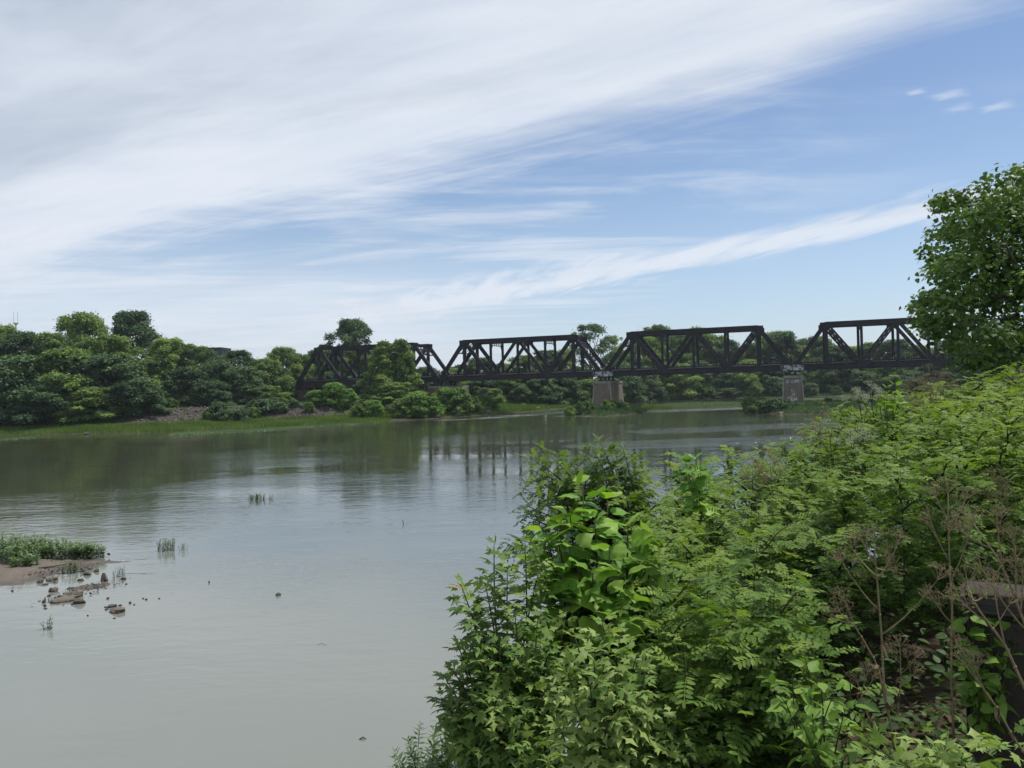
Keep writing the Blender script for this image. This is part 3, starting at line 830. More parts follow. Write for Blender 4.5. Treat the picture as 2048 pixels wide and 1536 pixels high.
for i in range(30):
    x = 1500 + i * 9.4 + ri.uniform(-6, 6); Y = ri.uniform(171, 188)
    if 1560 < x < 1612 and Y > 176: Y = ri.uniform(170, 174)
    tree('low%d' % (i % 3 + 1), x, ri.uniform(793, 812) + (6 if 1565 < x < 1610 else 0), ri.uniform(22, 40), Y, 'islet_shrub', 'low dark shrub on the stony islet around the paint-splashed pier', 'shrub', GI, .15)
for i in range(16):
    x = 1142 + i * 7.2 + ri.uniform(-5, 5); Y = ri.uniform(184, 192)
    tree('low%d' % (i % 3 + 1), x, ri.uniform(803, 822) - (8 if x > 1205 else 0), ri.uniform(18, 32), Y, 'islet_shrub', 'low dark shrub at the foot of the streaked concrete pier', 'shrub', GI, .15)

# ------------------------------------------------------------------ tower and building beyond the trees
q = at(32, 660, 900.0); r = thing('radio_mast', (q.x, 900, 0), 'pale twin-pronged radio mast far beyond the trees', 'mast')
zt_ = at(32, 650, 900).z
def pxm(n): return n * 900 / FPX
b = MB(); b.tube([(0, 0, 0), (0, 0, zt_)], [1.2, .8], 10); b.build('mast_shaft', M['tower'], r)
b = MB(); b.tube([(0, 0, zt_), (0, 0, zt_ + 2)], [1.3, 2.8], 10); b.tube([(0, 0, zt_ + 2), (0, 0, zt_ + 2.6)], 3.0, 10); b.build('platform', M['tower'], r)
for s in (-1, 1):
    b = MB(); b.tube([(s * 2.3, 0, zt_ + 2.6), (s * 2.3, 0, zt_ + 7), (s * 2.3, 0, zt_ + 15)], [.32, .28, .16], 8); b.build('antenna', M['tower'], r)
q = at(421, 695, 420.0); r = thing('office_block', (q.x, 420, 0), 'dark flat-roofed building top poking above the trees', 'building')
bw, bh = 5.6, q.z
b = MB(); b.box(-bw, bw, 0, 14, 0, bh - 1.2); b.build('wall', M['building'], r)
b = MB(); b.box(-bw - .25, bw + .25, -.25, 14.25, bh - 1.2, bh); b.build('parapet', M['building'], r)
for iz in range(5):
    for ix in range(4):
        b = MB(); b.box(-bw + .6 + ix * 2.7, -bw + 2.6 + ix * 2.7, -.05, .05, bh - 3.6 - iz * 3.4, bh - 1.7 - iz * 3.4); b.build('window', M['glass'], r)

# ------------------------------------------------------------------ bank grass, weed mats, rubble
def blades(seed, P, hmin, hmax, wd, mat, name, lean=.5):
    rng = np.random.default_rng(seed); n = len(P)
    T = np.array([(0, -.5, 0), (0, .5, 0), (1, 0, 0)], float)
    H = rng.uniform(hmin, hmax, n); a = rng.uniform(0, 6.28, n); le = rng.uniform(0, lean, n)
    up = np.stack([np.cos(a) * le, np.sin(a) * le, np.ones(n)], 1); up /= np.linalg.norm(up, axis=1, keepdims=True)
    a2 = rng.uniform(0, 6.28, n); sd = np.stack([np.cos(a2), np.sin(a2), np.zeros(n)], 1) * wd
    V = np.stack([P - sd * .5, P + sd * .5, P + up * H[:, None]], 1).reshape(-1, 3)
    F = np.arange(3 * n).reshape(-1, 3)
    t = np.repeat(np.clip(.5 + rng.normal(0, .2, n) + .25 * np.sin(P[:, 0] * .35) * np.sin(P[:, 1] * .5), 0, 1), 3)
    return mesh(name, V, F, mat, t)
def region(seed, n, x0, x1, y0, y1, zlo, zhi):
    rng = np.random.default_rng(seed); X = rng.uniform(x0, x1, n); Y = rng.uniform(y0, y1, n); Z = height(X, Y)
    k = (Z > zlo) & (Z < zhi); return np.stack([X[k], Y[k], Z[k] - .03], 1)
tag(obj('bank_grass', blades(1, region(1, 90000, -125, -28, 158, 196, -.05, 1.25), .25, .75, .16, M['grass'], 'bank_grass')), 'bright green grass strip along the water below the wooded bank', 'grass', kind='stuff')
tag(obj('point_grass', blades(2, region(2, 60000, -30, 42, 192, 285, .12, 2.2), .3, .95, .18, M['grass'], 'point_grass')), 'bright green grassy point below the second truss span', 'grass', kind='stuff')
tag(obj('bar_grass', blades(3, region(3, 40000, 24, 75, 186, 285, .03, .6), .12, .40, .16, M['grey_weed'], 'bar_grass')), 'pale green low growth covering the gravel bar between the piers', 'grass', kind='stuff')
tag(obj('islet_weeds', blades(4, np.concatenate([region(4, 30000, 46, 100, 160, 202, .10, 1.9), region(5, 16000, 6, 36, 176, 212, .10, 1.9)]), .25, .9, .2, M['far_dark'], 'islet_weeds')), 'rough weeds on the stony pier islet', 'weeds', kind='stuff')
tag(obj('shore_grass', blades(6, region(6, 50000, 35, 190, 305, 350, .1, 2.2), .3, 1.0, .3, M['far_dark'], 'shore_grass')), 'dull green grass along the distant shore', 'grass', kind='stuff')
# floating weed mats
rng = np.random.default_rng(9); pts = []
for (xa, ya, xb, yb, wd, n) in ((350, 868, 500, 862, 5, 12000), (470, 864, 640, 852, 5, 16000), (600, 854, 745, 846, 3, 9000), (270, 857, 480, 850, 2.2, 6000), (0, 880, 60, 876, 3, 3000)):
    A, B = on_plane(xa, ya), on_plane(xb, yb); t = rng.random(n)
    env = np.sin(np.pi * np.clip(t, .02, .98)) ** .5
    pts.append(np.stack([A.x + (B.x - A.x) * t + rng.normal(0, .3, n), A.y + (B.y - A.y) * t + rng.normal(0, wd * .5, n) * env, np.full(n, -.02)], 1))
tag(obj('weed_mat', blades(7, np.concatenate(pts),   .12, .34, .26, M['grey_weed'], 'weed_mat', 1.4)), 'pale green water weed mat fringing the grassy bank', 'weed mat', kind='stuff')

# rocks
def rock_mesh(seed, n1=7, n2=9):
    rng = np.random.default_rng(seed); V, F = [], []
    ks = [(rng.normal(0, 1.6, 3), rng.uniform(0, 6.28), rng.uniform(.06, .16)) for _ in range(7)]
    cuts = [(lambda d: d / np.linalg.norm(d))(rng.normal(0, 1, 3)) for _ in range(6)]
    for i in range(n1 + 1):
        th = math.pi * i / n1
        for j in range(n2):
            ph = 2 * math.pi * j / n2; d = np.array([math.sin(th) * math.cos(ph), math.sin(th) * math.sin(ph), math.cos(th)])
            r = 1 + sum(a * math.sin(k.dot(d) * 1.6 + p) for k, p, a in ks)
            q = d * r
            for c in cuts:
                e = q.dot(c) - .72
                if e > 0: q = q - c * e * .85
            V.append(q)
    for i in range(n1):
        for j in range(n2): F.append((i*n2+j, (i+1)*n2+j, (i+1)*n2+(j+1) % n2, i*n2+(j+1) % n2))
    return mesh('rock', V, F, M['rock'])
RK = [rock_mesh(100 + i) for i in range(6)]
_rr = random.Random(3)
def rock(x, y, wpx, hpx, label, name='river_rock', group='stones in the shallows by the sandbar', yaw=None, z=0.0, cat='rock'):
    q = on_plane(x, y, z); k = q.y / FPX
    o = obj(name, _rr.choice(RK)); w, h = wpx * k / 2, hpx * k
    o.scale = (w * 1.25, w * _rr.uniform(.7, 1.0), h * .80); o.rotation_euler = (0, 0, _rr.uniform(-.5, .5) if yaw is None else yaw)
    o.location = (q.x, q.y + w * .3, z + h * .12)
    return tag(o, label, cat, group)
rock(209, 1162, 14, 14, 'rounded dark boulder standing up beside the mud spit')
rock(102, 1162, 24, 9, 'flat-topped brown stone at the sandbar edge')
rock(79, 1166, 13, 9, 'small tan stone next to the flat-topped brown stone')
rock(105, 1184, 17, 9, 'squat brown stone alone in the still shallows')
rock(140, 1196, 40, 13, 'large broken brown rock heap rising from the shallows')
rock(122, 1204, 46, 9, 'long low rock slab lying in front of the broken rock heap')
rock(158, 1207, 20, 9, 'leaf-shaped brown stone off the end of the rock heap')
rock(232, 1225, 37, 11, 'long pale tan slab stone farthest out in the still water')
rock(222, 1215, 20, 8, 'small pale stone just beyond the long tan slab')
rock(246, 1159, 14, 6, 'flat dark stone below a tuft of upright reeds')
rock(161, 1162, 11, 5, 'thin black stone between the sandbar and the mud spit')
rock(556, 1191, 11, 7, 'lone small brown stone in open water off the sandbar')
rock(140, 1178, 14, 4, 'low flat stone just off the mud spit end')
for (x, y, ww, hh) in ((165, 1143, 10, 7), (175, 1150, 15, 6), (192, 1144, 10, 6), (180, 1139, 9, 3), (87, 1206, 7, 8), (89, 1213, 6, 5), (90, 1218, 7, 3), (97, 1193, 7, 4), (119, 1195, 8, 5), (215, 1198, 6, 4), (212, 1220, 6, 3), (240, 1212, 7, 3),
                       (228, 1237, 6, 2), (175, 1232, 5, 3), (260, 1207, 5, 4), (268, 1210, 4, 3), (292, 1200, 5, 4), (286, 1198, 4, 3), (24, 1183, 6, 4), (88, 1157, 6, 4), (252, 1169, 5, 3), (144, 1210, 5, 3), (210, 1215, 5, 3), (109, 1166, 4, 3), (418, 1166, 3, 6), (90, 1170, 11, 4), (318, 1198, 4, 3)):
    rock(x, y, ww, hh, 'little dark stone barely breaking the shallows near the sandbar', 'pebble_stone', 'little stones breaking the shallows')
# stones on the islets and below the stone pier
for (x, y, ww, hh) in ((1193, 829, 12, 10), (1207, 828, 11, 14), (1222, 829, 9, 7), (1238, 829, 9, 6), (1253, 828, 8, 5), (1168, 829, 10, 5), (1150, 829, 9, 4), (1269, 826, 9, 4)):
    rock(x, y, ww, hh, 'pale angular stone at the waterline below the streaked pier', 'shore_boulder', 'boulders round the streaked pier', None, .1, 'boulder')
for (x, y, ww, hh) in ((1587, 826, 22, 8), (1610, 826, 30, 7), (1635, 825, 24, 8), (1660, 824, 22, 7), (1690, 822, 26, 9), (1720, 819, 24, 8), (1545, 826, 12, 4), (1563, 827, 14, 4)):
    rock(x, y, ww, hh, 'brown stone slab at the waterline of the paint-splashed pier islet', 'shore_boulder', 'boulders round the paint-splashed pier', None, .1, 'boulder')
for (x, y, ww, hh) in ((873, 836, 15, 7), (889, 834, 8, 5), (846, 837, 12, 5), (915, 833, 9, 6), (975, 828, 14, 7), (990, 826, 10, 6), (1012, 824, 12, 5), (1075, 820, 12, 6), (1105, 816, 9, 4), (172, 868, 10, 4)):
    rock(x, y, ww, hh, 'weathered stone on the muddy edge of the far bank near the bridge', 'shore_boulder', 'boulders along the far bank', None, .08, 'boulder')
# rubble on the slope
rng = np.random.default_rng(12); n = 5200
X = np.where(rng.random(n) < .75, rng.uniform(-84, -46, n), rng.uniform(-60, -40, n)); Y = rng.uniform(170, 200, n); Z = height(X, Y)
k = (Z > .9) & (Z < 3.9); P = np.stack([X[k], Y[k], Z[k]], 1); n = len(P)
T = np.array([(1, 0, 0), (-.9, .2, 0), (0, .9, .1), (.1, -1, -.1), (.1, 0, .8), (0, 0, -.6)], float)
TF = np.array([(0, 2, 4), (2, 1, 4), (1, 3, 4), (3, 0, 4), (2, 0, 5), (1, 2, 5), (3, 1, 5), (0, 3, 5)])
V, F, t = scatter(T, TF, frames(rng.normal(0, .4, (n, 3)) + [0, 0, 1], rng.normal(0, 1, (n, 3))), P, rng.gamma(2.0, .085, n), rng.random(n))
M['rubble'] = leafmat('rubble', [(.036,.032,.029),(.066,.060,.054),(.16,.148,.135)], 0.0, .9, .0, .1)
tag(obj('rubble', mesh('rubble', V, F, M['rubble'], t)), 'grey broken stone rubble spilling down the far bank slope', 'rubble', kind='stuff')

# ------------------------------------------------------------------ sandbar with weeds in the near river
def mudbank():
    polys = [[(-260, 1120), (-60, 1086), (40, 1092), (100, 1108), (190, 1116), (280, 1117), (276, 1127), (220, 1131), (170, 1138), (120, 1146), (85, 1158), (40, 1166), (-10, 1172), (-160, 1185)],
             [(150, 1178), (175, 1168), (228, 1164), (205, 1176), (165, 1184)], [(196, 1118), (262, 1116), (285, 1122), (255, 1129), (215, 1129)]]
    PL = [[P2(*a) for a in p] for p in polys]
    xs = np.arange(-46, -12, .16); ys = np.arange(25, 44, .16); X, Y = np.meshgrid(xs, ys)
    b = bumpy(X * 3, Y * 3) * .5 + bumpy(X * .8 + 40, Y * 1.1) * .5
    h = np.full(X.shape, -.6)
    for i, p in enumerate(PL):
        d = sdist(X, Y, p) + b * 1.1
        h = np.maximum(h, np.where(d > 0, np.minimum(d * .10, (.17, .06, .07)[i]) , d * .12))
    rr_ = np.random.default_rng(8); fine = rr_.normal(0, 1, X.shape); fine = (fine + np.roll(fine, 1, 0) + np.roll(fine, 1, 1) + np.roll(fine, -1, 1) * .5) / 3
    h = h + b * .05 + fine * .022
    n1, n2 = len(xs), len(ys); q = (np.arange(n2 - 1)[:, None] * n1 + np.arange(n1 - 1)[None]).ravel()
    F = np.stack([q, q + 1, q + n1 + 1, q + n1], 1)
    return mesh('mud_sandbar', np.stack([X.ravel(), Y.ravel(), h.ravel()], 1), F, M['mud'], None, True)
rng = np.random.default_rng(71); n = 1500; PB = []
for (xa, ya, xb, yb, sp) in ((-40, 1130, 200, 1122, .9), (60, 1150, 180, 1140, .6), (150, 1178, 225, 1168, .35), (90, 1200, 170, 1192, .5)):
    A_, B_ = on_plane(xa, ya), on_plane(xb, yb); t = rng.random(n // 4)
    PB.append(np.stack([A_.x + (B_.x - A_.x) * t + rng.normal(0, .25, n // 4), A_.y + (B_.y - A_.y) * t + rng.normal(0, sp, n // 4), rng.uniform(-.01, .05, n // 4) + (.10 if yb < 1150 else 0)], 1))
P = np.concatenate(PB); n = len(P)
V, F, t = scatter(T, TF, frames(rng.normal(0, .4, (n, 3)) + [0, 0, 1], rng.normal(0, 1, (n, 3))), P, rng.gamma(2.0, .009, n), rng.random(n))
tag(obj('gravel', mesh('gravel', V, F, M['rubble'], t)), 'small gravel scattered over the mud sandbar', 'gravel', kind='stuff')
tag(obj('mud_sandbar', mudbank()), 'low brown mud sandbar reaching into the shallows', 'sandbar', kind='structure')
# leafy water plants
LF3 = np.array([(0, 0, 0), (.35, -.16, .03), (1, 0, -.08), (.35, .16, .03)], float)
def water_plant(seed, nst, rad, h, mat='grey_weed', leaf=.17, name='water_weed', label='', cat='plant', group=None, loc=None, dens=26, wob=.25):
    rng = np.random.default_rng(seed); b = MB(); parts = []
    for i in range(nst):
        a, rr = rng.uniform(0, 6.28), rad * math.sqrt(rng.random()); p0 = np.array([rr * math.cos(a) * 1.5, rr * math.sin(a), -.25])
        hh = h * rng.uniform(.55, 1.1); tip = p0 + np.array([rng.normal(0, wob * .3), rng.normal(0, wob * .3), hh + .25])
        b.tube([p0, (p0 + tip) / 2, tip], [.008, .006, .003], 3)
        n = dens; f = rng.uniform(.25, 1.0, n); P = p0 + (tip - p0) * f[:, None]
        a2 = rng.uniform(0, 6.28, n); ax = np.stack([np.cos(a2), np.sin(a2), rng.uniform(.1, .9, n)], 1)
        nr = np.stack([-np.cos(a2) * .5, -np.sin(a2) * .5, np.ones(n)], 1) + rng.normal(0, .2, (n, 3))
        parts.append(scatter(LF3, LEAFQF, frames(nr, ax), P, leaf * rng.uniform(.6, 1.4, n), np.clip(.35 + f * .4 + rng.normal(0, .12, n), 0, 1)))
    r = thing(name, loc, label, cat, group)
    b.build('stem', M['twig'], r); V, F, t = join(parts); obj('foliage', mesh('foliage', V, F, M[mat], t), r)
    tag(r.children[-1], kind='stuff')
    return r
k = 0
for (x, y, rad, h, ns) in ((15, 1122, .75, 1.0, 55), (60, 1117, .7, .95, 50), (95, 1114, .55, .85, 40), (35, 1130, .6, .8, 40), (50, 1138, .4, .55, 26), (-40, 1118, .8, 1.0, 50), (80, 1118, .5, .7, 30)):
    k += 1; q = on_plane(x, y); water_plant(200 + k, ns, rad, h, loc=(q.x, q.y, .1), label='big grey-green leafy weed clump on the sandbar hump', group='weed clumps on the sandbar hump')
for (x, y, rad, h, ns) in ((130, 1116, .5, .62, 34), (150, 1116, .5, .62, 36), (175, 1116, .5, .66, 34), (190, 1115, .3, .6, 18)):
    k += 1; q = on_plane(x, y); water_plant(200 + k, ns, rad, h, loc=(q.x, q.y, .05), label='leafy green weed clump along the far edge of the sandbar spit', group='weed clumps on the sandbar spit')
q = on_plane(140, 1146); water_plant(231, 22, .22, .55, 'weed', .08, 'water_weed', 'yellowish tuft hanging over the still pool inside the sandbar', loc=(q.x, q.y, .05))
q = on_plane(346, 1100); water_plant(232, 34, .30, .55, 'weed', .08, 'water_weed', 'lone leafy weed clump standing in open water past the sandbar', loc=(q.x - .3, q.y, 0)); 
q = on_plane(366, 1100); water_plant(233, 8, .12, .35, 'weed', .06, 'water_weed', 'sparse sprigs beside the lone weed clump in open water', loc=(q.x, q.y, 0))
q = on_plane(514, 999); water_plant(234, 40, .38, .42, 'weed', .09, 'water_weed', 'dark low weed patch farthest out in the middle of the river', loc=(q.x, q.y, 0))
q = on_plane(541, 999); water_plant(235, 7, .14, .40, 'weed', .07, 'water_weed', 'thin reed sprigs next to the mid-river weed patch', loc=(q.x, q.y, 0))
q = on_plane(96, 1258); water_plant(236, 8, .06, .36, 'weed', .07, 'water_weed', 'single small sprig in still water nearest below the sandbar', loc=(q.x, q.y, 0))
q = on_plane(240, 1153); water_plant(237, 14, .14, .42, 'weed', .05, 'water_weed', 'tuft of upright pale reeds behind a flat stone', loc=(q.x, q.y, 0), wob=.12)
q = on_plane(228, 1160); water_plant(238, 4, .05, .36, 'weed', .04, 'water_weed', 'two or three bare reed stalks beside the rounded boulder', loc=(q.x, q.y, 0), wob=.12)
q = on_plane(806, 1048); r = thing('drift_stick', (q.x, q.y, 0), 'short dark stick poking up alone from open water', 'stick')
b = MB(); b.tube([(0, 0, -.2), (.02, 0, .1), (-.03, 0, .2), (.0, .01, .25)], [.022, .02, .016, .008], 6); b.build('stick_shaft', M['bark'], r); b = MB(); b.tube([(.01, 0, .08), (.06, 0, .12)], [.012, .004], 5); b.build('stub', M['bark'], r)
q = on_plane(645, 1290); r = thing('drift_stick', (q.x, q.y, .01), 'thin bent twig floating on still water', 'stick')
b = MB(); b.tube([(-.15, 0, 0), (-.05, .08, .02), (.12, -.05, .0)], [.006, .006, .004], 4); b.build('stick_shaft', M['bark'], r)
q = on_plane(726, 1479); r = thing('drift_stick', (q.x, q.y, .01), 'dark scrap of driftwood floating off the near bank', 'stick')
b = MB(); b.tube([(-.08, 0, 0), (0, .02, .03), (.07, 0, .0)], [.012, .02, .008], 5); b.build('stick_shaft', M['bark'], r)
q = on_plane(105, 1141); r = thing('drift_branch', (q.x, q.y, .06), 'dark fallen branch lying across the sandbar mud', 'branch')
b = MB(); b.tube([(-.6, 0, .06), (0, .1, .10), (.55, .3, .16)], [.035, .03, .012], 6); b.build('branch_shaft', M['bark'], r)

# ------------------------------------------------------------------ near bank: leaf shapes
def fan(outline, cz=.0):
    """leaf blade from an outline of (x, y, z); fan about the midrib"""
    V = [(.42, 0, cz)] + list(outline); n = len(outline)
    return np.array(V, float), np.array([(0, 1 + i, 1 + (i + 1) % n) for i in range(n)])
def mirror(half):
    """half outline from stalk to tip, y > 0"""
    return [(x, -y, z) for x, y, z in half] + [(x, y, z) for x, y, z in reversed(half[1:-1])]
MAPLE, MAPLE_F = fan(mirror([(.0, 0, 0), (.08, .12, -.01), (-.06, .30, -.05), (.12, .28, -.03), (.18, .46, -.09), (.26, .34, -.05), (.52, .60, -.14), (.46, .34, -.05), (.40, .09, .01), (.58, .12, 0), (.64, .27, -.05), (.76, .13, -.03), (1.05, 0, -.16)]), .02)
PLANE, PLANE_F = fan(mirror([(.0, 0, 0), (-.02, .30, -.03), (.16, .38, -.03), (.30, .55, -.08), (.44, .30, 0), (.62, .36, -.05), (.72, .18, -.02), (1.0, 0, -.10)]), .02)
OVATE, OVATE_F = fan(mirror([(.0, 0, 0), (.10, .20, .04), (.30, .31, .05), (.55, .27, .02), (.80, .12, -.05), (1.0, 0, -.14)]), -.01)
HEART, HEART_F = fan(mirror([(.0, 0, 0), (-.10, .18, .02), (-.02, .38, .02), (.22, .48, -.01), (.50, .38, -.02), (.78, .18, -.06), (1.05, 0, -.16)]), .03)
def catalpa_leaf(seed):
    """broad heart-shaped blade, cupped and wavy, as a small grid"""
    rng = np.random.default_rng(seed); V, F = [], []
    xs = [-.12, .0, .16, .34, .52, .72, .92, 1.14]; ws = [.16, .36, .47, .53, .40, .25, .10, .004]; nw = 7
    fold, curl, wv = rng.uniform(.10, .5), rng.uniform(.2, .8), rng.uniform(.03, .09); ph = rng.uniform(0, 6)
    for i, (x, wd) in enumerate(zip(xs, ws)):
        for j in range(nw):
            s = (j / (nw - 1)) * 2 - 1; y = s * wd
            z = fold * abs(y) ** 1.3 - curl * max(0, x - .15) ** 2 * .55 - .5 * abs(y) ** 2.6 * 3 * curl + wv * abs(s) * math.sin(x * 11 + ph + s)
            xx = x + (.10 if i == 0 and abs(s) < .4 else 0) * (1 - abs(s) * 2.5)
            V.append((xx, y, z))
    n = len(xs)
    for i in range(n - 1):
        for j in range(nw - 1): F.append((i*nw+j, (i+1)*nw+j, (i+1)*nw+j+1, i*nw+j+1))
    return np.array(V), np.array(F)
def frond(seed, pairs=8, droop=.25, L=1.0, lw=.225):
    """a pinnate leaf: rachis with paired oval leaflets; unit length"""
    rng = np.random.default_rng(seed); V, F, t = [], [], []
    def curve(x): return np.array([x * (1 - .12 * droop * x), 0, -droop * x * x + .10 * x])
    def leaflet(p, ax, nr, ll, ww, tt):
        y = np.cross(nr, ax); b = len(V)
        for (a, c, z) in ((0, 0, 0), (.30, -.5, .03), (.72, -.42, .0), (1, 0, -.05), (.72, .42, .0), (.30, .5, .03)):
            V.append(p + ax * (a * ll) + y * (c * ww) + nr * (z * ll)); t.append(tt)
        F.extend([(b, b+1, b+2), (b, b+2, b+3), (b, b+3, b+4), (b, b+4, b+5)])
    for i in range(pairs):
        f = .20 + .74 * i / (pairs - 1); p = curve(f); tg = curve(f + .02) - p; tg /= np.linalg.norm(tg)
        up = np.array([-tg[2], 0, tg[0]])
        for s in (-1, 1):
            a = math.radians(rng.uniform(62, 80)); sd = np.array([0, s, 0.])
            ax = tg * math.cos(a) + sd * math.sin(a) + up * rng.uniform(-.30, .12); ax /= np.linalg.norm(ax)
            nr = up + rng.normal(0, .22, 3); nr -= ax * nr.dot(ax); nr /= np.linalg.norm(nr)
            leaflet(p, ax, nr, lw * rng.uniform(.85, 1.1) * (1 - .35 * max(0, f - .75) * 2) * L, .42 * lw * L, rng.uniform(-.10, .10) + f * .08)
    p = curve(.95); tg = curve(1.0) - p; tg /= np.linalg.norm(tg); leaflet(p, tg, np.array([-tg[2], 0, tg[0]]), lw * .8 * L, .36 * lw * L, .1)
    b = len(V); pr = [curve(x) for x in (0, .33, .66, .96)]
    for q in pr:
        for d in ((0, .007, 0), (0, -.007, 0)): V.append(q + np.array(d)); t.append(.3)
    for i in range(3):
        F.extend([(b+2*i, b+2*i+2, b+2*i+3), (b+2*i, b+2*i+3, b+2*i+1)])
    return np.array(V), np.array(F), np.array(t)
FR = [frond(i, pairs=(7, 8, 9)[i % 3], droop=(.12, .28, .45, .62)[i % 4]) for i in range(8)]

def rot_align(ax, nr):
    """3x3 with x = ax, z near nr"""
    x = Vector(ax).normalized(); z = Vector(nr); z = z - x * z.dot(x)
    if z.length < 1e-4: z = Vector((0, 0, 1)) - x * x.z
    z.normalize(); y = z.cross(x)
    return Matrix(((x.x, y.x, z.x), (x.y, y.y, z.y), (x.z, y.z, z.z)))
def bez(p0, p1, p2, f): return p0 * ((1-f)**2) + p1 * (2*f*(1-f)) + p2 * (f*f)
def leaf_spots(rng, base, tips, spacing, start, droop, petiole, upbias, opposite=True, bow=.35, red=None):
    """stems from base to tips and leaf placements along them -> (stems, [(pos, axis, normal, size factor, age)])"""
    stems, spots = [], []
    for tp in tips:
        tp = Vector(tp); d = tp - base
        mid = base + Vector((d.x * (.5 - bow * .5), d.y * (.5 - bow * .5), d.z * (.5 + bow * .25))) + Vector((rng.normal(0, .05), rng.normal(0, .05), 0))
        pts = [bez(base, mid, tp, f) for f in np.linspace(0, 1, 9)]
        stems.append(pts)
        L = sum((pts[i+1] - pts[i]).length for i in range(8)); n = max(3, int(L * (1 - start) / spacing)); ph = rng.uniform(0, 6.28)
        for i in range(n + 1):
            f = start + (1 - start) * i / n
            p = bez(base, mid, tp, f); tg = (bez(base, mid, tp, min(1, f + .03)) - bez(base, mid, tp, f - .03)).normalized()
            sx = tg.cross(Vector((0, 0, 1))); sx = sx.normalized() if sx.length > .05 else Vector((1, 0, 0)); sy = tg.cross(sx)
            for q in range(2 if opposite else 1):
                a = ph + i * (1.571 if opposite else 2.4) + q * math.pi + rng.normal(0, .3)
                o = sx * math.cos(a) + sy * math.sin(a)
                e = i / n
                ax = o * 1.0 + tg * (.25 + .7 * max(0, e - .75) * 4) + Vector((0, 0, -droop * (1 - e * .6) * rng.uniform(.4, 1.6)))
                ax.normalize()
                nr = Vector((0, 0, 1)) * upbias + o * .25 + Vector(rng.normal(0, .28, 3))
                sz = (1 - .45 * max(0, e - .8) * 5 * rng.uniform(.6, 1)) * rng.uniform(.72, 1.15)
                spots.append((p + ax * (petiole * sz), ax, nr, sz, e if red is None or len(stems) - 1 in red else min(e, .78)))
    return stems, spots
def stem_mesh(stems, r0, r1, mat, origin):
    b = MB()
    for pts in stems:
        n = len(pts); b.tube([p - origin for p in pts], [r0 + (r1 - r0) * i / (n - 1) for i in range(n)], 6)
    return b.me('stem', mat, True)
def leaf_variants(name, tmpl, tints, mat, smooth=True):
    r = []
    for i, (V, F) in enumerate(tmpl):
        for tn in tints: r.append(mesh(name, V, F, mat, np.full(len(V), tn), smooth))
    return r
def plant(name, label, cat, base, tips, leaf, meshes, spacing=.06, start=.3, droop=.4, petiole=.03, upbias=1.0, opposite=True, r0=.012, seed=0, group=None, tipmesh=None, limit=300, tipstems=None, stemmat='twig', bow=.35, tipage=.93):
    """a shrub or sapling whose leaves are single objects"""
    rng = np.random.default_rng(seed); base = Vector(base)
    stems, spots = leaf_spots(rng, base, tips, spacing, start, droop, petiole, upbias, opposite, bow, tipstems)
    r = thing(name, base, label, cat, group)
    obj('stem', stem_mesh(stems, r0, r0 * .25, M[stemmat], base), r)
    order = sorted(range(len(spots)), key=lambda i: spots[i][0].y + .6 * rng.random())     # the ones facing the river walk first
    rest = []
    for c, i in enumerate(order):
        p, ax, nr, sz, e = spots[i]
        ml = meshes
        if tipmesh is not None and e > tipage: ml = tipmesh
        me = ml[int(rng.integers(len(ml)))]
        R = rot_align(ax, nr); s = leaf * sz
        if c < limit:
            o = obj('leaf', me, r); mm_ = R.to_4x4() @ Matrix.Scale(s, 4); mm_.translation = p - base; o.matrix_basis = mm_
        else: rest.append((R, p - base, s, me))
    if rest:
        V, F, T, bb = [], [], [], 0
        for (R, p, s, me) in rest:
            n = len(me.vertices); co = np.empty(n * 3); me.vertices.foreach_get('co', co); co = co.reshape(-1, 3)
            V.append(co @ np.array(R).T * s + np.array(p)); F += [tuple(i + bb for i in pl.vertices) for pl in me.polygons]
            tt = np.empty(n); me.attributes['tint'].data.foreach_get('value', tt); T.append(tt); bb += n
        tag(obj('foliage', mesh('foliage', np.concatenate(V), F, meshes[0].materials[0], np.concatenate(T), True), r), kind='stuff')
    return r
def A(x, y, Y): return at(x, y, Y)

# ---- silver maple saplings
mlv = leaf_variants('leaf', [(MAPLE, MAPLE_F)], (.25, .4, .55, .7, .85), M['maple'], False)
mtip = leaf_variants('leaf', [(MAPLE, MAPLE_F)], (.3, .7), M['maple_red'], False)
tipsA = [A(*a) for a in ((922, 1170, 5.0), (945, 1215, 5.1), (988, 1092, 5.3), (1015, 1140, 5.2), (1050, 1085, 5.4), (1085, 1120, 5.4), (1115, 1150, 5.6), (1030, 1230, 5.0), (1075, 1240, 5.0), (915, 1290, 5.0), (890, 1355, 5.0), (905, 1340, 4.9),
         (960, 1320, 4.9), (1000, 1290, 4.8), (1050, 1320, 4.8), (1100, 1290, 4.9), (1130, 1240, 5.2), (940, 1400, 4.8), (985, 1390, 4.6), (1040, 1400, 4.6), (1090, 1380, 4.7), (1000, 1470, 4.6), (1060, 1480, 4.5), (950, 1480, 4.7), (1110, 1440, 4.6), (1130, 1350, 4.8), (970, 1165, 5.2), (1100, 1500, 4.5), (900, 1420, 4.9), (882, 1395, 5.0), (912, 1480, 4.8), (930, 1340, 5.0), (925, 1440, 4.8), (1125, 1530, 4.4), (1065, 1530, 4.4), (1140, 1190, 5.5))]
plant('maple_sapling', 'grey-green silver maple sapling with rusty shoot tips at the water side', 'sapling', A(1040, 1700, 5.2), tipsA,   .125, mlv, .040, .30, .55, .045, 1.0, True, .014, 1, None, mtip, 300, (0, 2, 4, 10), 'twig', .35, .80)
mlv2 = leaf_variants('leaf', [(MAPLE, MAPLE_F)], (.5, .65, .8, .95), M['maple'], False)
